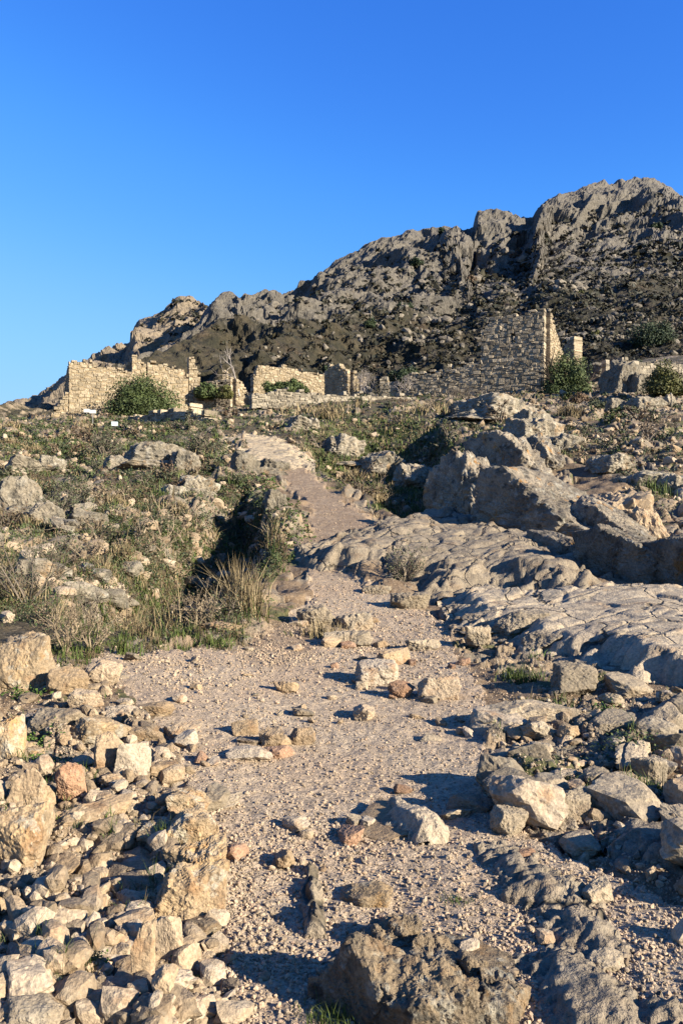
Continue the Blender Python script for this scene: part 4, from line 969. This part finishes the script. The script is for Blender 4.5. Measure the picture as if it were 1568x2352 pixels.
scl = s[:, None] * rng.uniform(.6, 1.3, (len(pos), 3)) * (1, 1, .8); V, f = many(base1[:6], pos, scl, rng, .6); c = V.mean(0)
M['mstone'] = rockmat('mountain boulders', (.25, .22, .18), (.17, .15, .125), .4, .3, (.38, .35, .29), rnd='isl', spread=.35, dark=.4, bump=.6, bdist=.3, fine=4)
tag(link('boulder_field', npmesh('boulder_field', V - c, [f]), c, M['mstone']), 'grey boulders strewn over the scrubby mountain side', 'boulders', kind='stuff')
M['mscrub'] = leafmat('mountain scrub', (.018, .022, .01), (.06, .05, .026), .05)
def mscrub(name, label, V_, R_, w, n, k, size, mat):
    p = msample(V_, R_, n, w, rng); r = size * p[:, 1] / 300 * np.exp(rng.normal(0, .4, n))
    q = rng.normal(size=(n, k, 3)); q /= np.linalg.norm(q, axis=2)[..., None]; q[..., 2] = abs(q[..., 2])
    c_ = (p[:, None] + q * r[:, None, None] * (1, 1, .7)).reshape(-1, 3)
    V, f = leaves(c_, q.reshape(-1, 3), np.repeat(r, k) * .42, rng, .7); c = V.mean(0)
    tag(link(name, npmesh(name, V - c, [f]), c, M[mat]), label, 'scrub', kind='stuff')
mscrub('scrub', 'dark low scrub on the mountain side', MV, MROW, (hill + .12 * sstep(.95, .7, tt_)) * onsc, 5200, 16, 1.1, 'mscrub')
mscrub('scrub', 'low scrub on the rocky peak behind the left ruin', PV, PROW, (PU > -20) * (PROW < 425) * (.2 + sstep(150, 190, PU)), 700, 16, 1.2, 'mscrub')
def onmount(V_, R_, U_, dx, dy):
    k = np.argmin((U_[:-24] - dx * S) ** 2 + ((CY - (V_[:-24, :, 2] - EYE) / V_[:-24, :, 1] * F) - dy * S) ** 2); i, j = np.divmod(k, V_.shape[1]); return V_[i, j]
for i, (dx, dy, w, h, m, lb, nm) in enumerate([
    (1490, 790, 112, 80, 'leaf_d', 'large dark round oak on the mountain side, right of the tower house', 'oak_tree'),
    (930, 725, 62, 34, 'leaf_d', 'dark bush on the scree above the central ruins', 'bush'),
    (1180, 598, 44, 30, 'leaf_b', 'reddish brown bush under the middle crag of the mountain', 'bush'),
    (1362, 775, 22, 36, 'leaf_y', 'small yellowish tree between the tower house and the dark oak', 'tree'),
    (1015, 535, 22, 14, 'leaf_d', 'dark bush on the skyline of the mountain', 'bush'),
    (1330, 682, 26, 20, 'leaf_y', 'small orange tinted bush on the hillside above the tower', 'bush'),
    (955, 612, 36, 24, 'leaf_d', 'dark bush on the cliff left of the middle crag', 'bush'),
    (1080, 650, 30, 20, 'leaf_b', 'brown bush on the scree between the cliffs and the tower', 'bush'),
    (1500, 525, 30, 18, 'leaf_d', 'dark bush on the summit crag at the right', 'bush'),
    (850, 750, 34, 24, 'leaf_d', 'dark bush low on the mountain, above the long golden wall', 'bush'),
    (595, 830, 20, 24, 'leaf_b', 'brownish bush in the gully behind the dead tree', 'bush'),
    (750, 850, 20, 18, 'leaf_d', 'dark bush on the mountain foot behind the broken gable', 'bush')]):
    p = onmount(MV, MROW, MU, dx, dy); k = p[1] / F * S
    bush(nm, lb, p[0], p[1] - w * k * .2, p[2] - h * k * .1, w * k, w * k * .8, h * k, nblob=60 if w > 60 else 18, nleaf=12000 if w > 60 else 1800, leaf=1.0 * p[1] / F, mat=m, seed=60 + i, cat='tree' if 'tree' in nm else 'bush', trunk=w > 60)
# ------------------------------------------------------------------ plants of the slope and the track
def grass_stuff(name, label, n, w, hgt, mats, seed, tall=.0, lean=.35):
    rg = np.random.default_rng(seed)
    cl = sample(n // 14, w, rg)                             # blades stand in loose tufts
    y = np.repeat(cl[:, 1], 14); pos = np.repeat(cl, 14, 0); px = np.maximum(y / F, .0012)
    pos[:, :2] += rg.normal(0, 1, (len(pos), 2)) * (px * 3.2)[:, None]; pos[:, 2] = Z(pos[:, 0], pos[:, 1]) - .01
    h = hgt * np.exp(rg.normal(0, .35, len(pos))) * np.repeat(np.exp(rg.normal(0, .35, len(cl))), 14)
    ln = (np.repeat(rg.normal(0, 1, (len(cl), 2)), 14, 0) * .6 + rg.normal(0, 1, (len(pos), 2)) * .8) * lean * h[:, None]
    c = pos.mean(0); parts = []; kinds = np.repeat(rg.integers(0, len(mats), len(cl)), 14)
    for k in range(len(mats)):
        s = kinds == k; V, q, t = blades(pos[s] - c, h[s], px[s] * rg.uniform(.6, 1.1, s.sum()), ln[s], rg); parts.append((V, [q, t], k))
    return tag(link(name, pmesh(name, parts, mats), c), label, 'grass', kind='stuff')
def scrub_stuff(name, label, n, w, size, k, mats, seed):
    rg = np.random.default_rng(seed); cl = sample(n, w, rg); parts = []; c = cl.mean(0); kinds = rg.integers(0, len(mats), n)
    for m in range(len(mats)):
        s = np.where(kinds == m)[0]; r = size * np.exp(rg.normal(0, .4, len(s)))
        q = rg.normal(size=(len(s), k, 3)); q /= np.linalg.norm(q, axis=2)[..., None]; q[..., 2] = np.abs(q[..., 2])
        p_ = (cl[s][:, None] + q * (r[:, None] * rg.uniform(.4, 1.1, (len(s), k)))[..., None] * (1, 1, .85)).reshape(-1, 3)
        px = np.repeat(cl[s][:, 1] / F, k); V, f = leaves(p_ - c, q.reshape(-1, 3), px * rg.uniform(.6, 1.6, len(px)), rg, .5); parts.append((V, [f], m))
    return tag(link(name, pmesh(name, parts, mats), c), label, 'scrub', kind='stuff')
gy_ = sstep(-2, 20, polyd(GULLY, T['u'], base_row(T['u'], T['y']))).reshape(T['sh'])[:-1, :-1]
sl_ = mk('slope') * sstep(8.5, 10, _Yc); up_ = sstep(26, 34, _Yc) * (1 - mk('path')) * (1 - .7 * mk('terr')) * (_Uc < 640); ho_ = mk('hollow'); te_ = mk('terr') * sstep(16, 19, _Yc)
pt2 = sstep(-.2, .35, fbm2(T['V'][:, 0] * .5, T['V'][:, 1] * .5, 3, 93)).reshape(T['sh'])[:-1, :-1]
grass_stuff('dry_grass', 'dry and half green grass covering the left slope and the upper bank', 34000, (sl_ * (.3 + pt2) * (1 - .85 * gy_) + up_ * .5 + te_ * .12) * (1 - .75 * _RK), .125, ['straw', 'straw_d', 'grass', 'leaf_b', 'grass', 'leaf'], 1)
grass_stuff('grass', 'dark green grass in the shaded hollow and gully', 22000, ho_ * 1.0 + gy_ * .6, .13, ['grass', 'grass', 'straw'], 2)
GEDGE = P((90, 1500), (180, 1440), (330, 1450), (480, 1440), (560, 1450), (560, 1495), (400, 1495), (240, 1500), (150, 1560))
ge_ = sstep(-3, 5, polyd(GEDGE, T['u'], base_row(T['u'], T['y']))).reshape(T['sh'])[:-1, :-1]
grass_stuff('grass', 'short green grass along the foot of the scrub, at the gravel edge', 4200, ge_, .055, ['grass', 'grass', 'straw_d'], 3)
SHOULD = P((560, 1080), (620, 1100), (700, 1180), (720, 1240), (660, 1300), (600, 1300), (640, 1230), (600, 1150))
sh_ = sstep(-3, 5, polyd(SHOULD, T['u'], base_row(T['u'], T['y']))).reshape(T['sh'])[:-1, :-1]
scrub_stuff('herbs', 'fresh green herbs along the left shoulder of the track', 420, sh_, .06, 10, ['herb', 'grass', 'leaf_g'], 4)
scrub_stuff('scrub', 'low grey and brown scrub covering the left slope', 10500, (sl_ * (.45 + pt2) * (1 - .6 * gy_) + up_ * .35 + te_ * .3) * (1 - .65 * _RK), .17, 20, ['leaf_g', 'leaf_b', 'leaf_g', 'leaf', 'leaf_d', 'leaf'], 5)
scrub_stuff('scrub', 'dark leafy undergrowth in the shaded gully beside the track', 1500, gy_, .16, 22, ['leaf_d', 'leaf', 'leaf_b', 'leaf_d'], 8)
wd_ = (near * (mk('rubble') + mk('rocky')) * sstep(.45, .6, _GR + .25 * pt2))
grass_stuff('grass', 'short green weeds between the loose stones', 8000, near * (mk('rubble') * .6 + mk('rocky')) * sstep(.3, .5, fbm2(T['V'][:, 0] * 1.6, T['V'][:, 1] * 1.6, 3, 97)).reshape(T['sh'])[:-1, :-1] * 1., .05, ['grass', 'herb', 'straw_d', 'leaf'], 6)

# single plants: (kind, cx, by, w, h, n, label)
for i, (kd, cx, by, w, h, n, nm, ct, lb) in enumerate([
    ('straw', 335, 1430, 130, 160, 420, 'grass_clump', 'grass', 'tall dry grass clump in the middle of the gully rim, left of the others'),
    ('straw', 545, 1425, 110, 165, 480, 'grass_clump', 'grass', 'tall bleached grass clump nearest the track bend'),
    ('straw', 480, 1400, 100, 150, 320, 'grass_clump', 'grass', 'dry grass clump between the tall middle clump and the track bend'),
    ('straw', 430, 1330, 100, 100, 240, 'grass_clump', 'grass', 'dry grass clump further back in the gully'),
    ('straw', 605, 1240, 60, 80, 160, 'grass_clump', 'grass', 'thin dry stalks beside the upright stone at the track bend'),
    ('thistle', 455, 1440, 70, 85, 420, 'thistle', 'weed', 'dry brown thistle heads at the foot of the tall grass'),
    ('thistle', 150, 1500, 90, 100, 520, 'thistle', 'weed', 'pale dry thistle stand behind the large pale boulder'),
    ('thistle', 210, 1500, 80, 80, 420, 'thistle', 'weed', 'pale dry thistle stand right of the one behind the large boulder'),
    ('thistle', 130, 1440, 80, 70, 300, 'thistle', 'weed', 'dry thistles at the left, half hidden behind the front stand'),
    ('thistle', 370, 1240, 80, 80, 300, 'thistle', 'weed', 'dry brown weed with flat heads in the shaded gully'),
    ('grass', 285, 1505, 50, 60, 90, 'grass_clump', 'grass', 'green tuft with long leaves at the gravel edge, right of the thistles'),
    ('twig', 300, 1400, 60, 120, 60, 'dry_stalks', 'weed', 'thin bare forked stalks in front of the dark gully'),
    ('twig', 210, 1440, 70, 100, 60, 'dry_stalks', 'weed', 'thin bare stalks rising from the gully at the left'),
    ('leaf_g', 450, 1060, 150, 60, 900, 'shrub', 'shrub', 'wide grey twiggy shrub at the head of the slope by the pale track slabs'),
    ('leaf_g', 240, 1060, 120, 52, 620, 'shrub', 'shrub', 'grey shrub among rocks, upper middle of the left slope'),
    ('leaf_b', 195, 1020, 90, 40, 420, 'shrub', 'shrub', 'brown shrub under the sign boards'),
    ('leaf_g', 120, 1200, 90, 62, 480, 'shrub', 'shrub', 'grey bush right of the jagged crag at the left edge'),
    ('leaf_g', 190, 1160, 80, 50, 420, 'shrub', 'shrub', 'sage coloured shrub above the small lichened crag'),
    ('leaf_b', 30, 1370, 110, 60, 520, 'shrub', 'shrub', 'reddish brown shrub at the left edge by the rock ledge'),
    ('leaf_g', 100, 1300, 90, 60, 420, 'shrub', 'shrub', 'grey shrub at the left above the rock ledge'),
    ('leaf_g', 930, 1335, 90, 85, 620, 'shrub', 'shrub', 'straw green shrub growing in a cleft of the hummocky slab'),
    ('leaf_b', 830, 1070, 110, 70, 520, 'shrub', 'shrub', 'brown and green weeds at the sunlit top of the hollow'),
    ('straw', 865, 1065, 60, 70, 140, 'grass_clump', 'grass', 'tall dry stalks bending over the hollow'),
    ('twig', 740, 1000, 90, 50, 120, 'dry_stalks', 'weed', 'brown bramble tangle on the bank above the hollow'),
    ('twig', 1000, 960, 120, 40, 120, 'dry_stalks', 'weed', 'dry bramble on the bank left of the brown rock hump'),
    ('straw', 1000, 950, 120, 34, 260, 'grass_clump', 'grass', 'strip of golden grass at the foot of the tower wing'),
    ('straw', 730, 945, 160, 28, 260, 'grass_clump', 'grass', 'golden grass along the foot of the long dry wall'),
    ('straw', 740, 1465, 90, 50, 200, 'grass_clump', 'grass', 'greenish dry tuft among grey stones at the track bend'),
    ('grass', 1190, 1560, 70, 50, 160, 'grass_clump', 'grass', 'green tuft at the left foot of the smooth slab'),
    ('leaf', 1460, 1740, 150, 46, 700, 'weeds', 'weed', 'dark green weeds in the rubble at the right edge'),
    ('grass', 1210, 1570, 60, 36, 120, 'grass_clump', 'grass', 'second green tuft at the left foot of the smooth slab, further right'),
    ('grass', 385, 1965, 80, 66, 130, 'grass_clump', 'grass', 'green tuft on top of the tan rock spine'),
    ('grass', 325, 2070, 70, 60, 120, 'grass_clump', 'grass', 'green tuft in front of the tan rock spine, lower left'),
    ('grass', 775, 2352, 130, 70, 260, 'grass_clump', 'grass', 'grass clump in the shade of the big front rock, bottom edge'),
    ('herb', 70, 1700, 110, 20, 500, 'weeds', 'weed', 'bright green weeds among rocks at the left edge'),
    ('herb', 60, 1600, 90, 20, 320, 'weeds', 'weed', 'green weeds under the large pale boulder'),
    ('herb', 200, 2230, 90, 24, 360, 'weeds', 'weed', 'mossy green patch left of the narrow upright slab'),
    ('herb', 430, 2230, 70, 24, 260, 'weeds', 'weed', 'mossy green patch right of the narrow upright slab'),
    ('herb', 110, 1750, 90, 20, 300, 'weeds', 'weed', 'green weeds below the rounded grey boulder'),
    ('herb', 600, 1385, 50, 16, 200, 'weeds', 'weed', 'bright green leafy plant at the track bend beside the bleached grass'),
    ('herb', 1400, 1650, 60, 24, 220, 'weeds', 'weed', 'green weeds between grey rocks, right'),
    ('grass', 1055, 2075, 70, 26, 90, 'grass_clump', 'grass', 'small green tuft alone in the lower gravel'),
    ('grass', 1380, 1950, 50, 26, 80, 'grass_clump', 'grass', 'small green tuft beside worn bedrock at the right'),
    ('grass', 1500, 1140, 70, 50, 120, 'grass_clump', 'grass', 'green tuft with broad leaves behind the tan shoulder')]):
    low_plant(nm, lb, ct, cx, by, kd, w, h, n, 300 + i)
# repeats over the slope
rngp = np.random.default_rng(5)
def plants(n, w, kinds, hw, label, group, name, seed):
    ps = sample(n, w, rngp)
    for k in range(n):
        kd = kinds[rngp.integers(0, len(kinds))]; m = mpp(ps[k][1]); W = hw * math.exp(rngp.normal(0, .25))
        low_plant(name, label, 'shrub', 0, 0, kd, W / m, W * rngp.uniform(.5, .8) / m, int(170 + 130 * min(3, 14 / ps[k][1] * 1.5)), seed + k, group, tuple(ps[k]))
plants(70, sl_ * (1 - .8 * gy_) * (.4 + pt2) * (1 - .5 * _RK), ['leaf_g', 'leaf_g', 'leaf_b', 'thistle', 'straw'], .62, 'small dry grey or brown shrub scattered over the left slope', 'small shrubs of the left slope', 'shrub', 1000)
plants(26, up_ * sstep(70, 56, _Yc), ['leaf_b', 'leaf_g', 'straw'], 1.0, 'small brown shrub on the upper bank below the ruins', 'small shrubs of the upper bank', 'shrub', 2000)
plants(20, te_, ['leaf_g', 'leaf_b', 'leaf'], .8, 'small shrub on the stony terrace below the tower house', 'small shrubs of the right terrace', 'shrub', 3000)
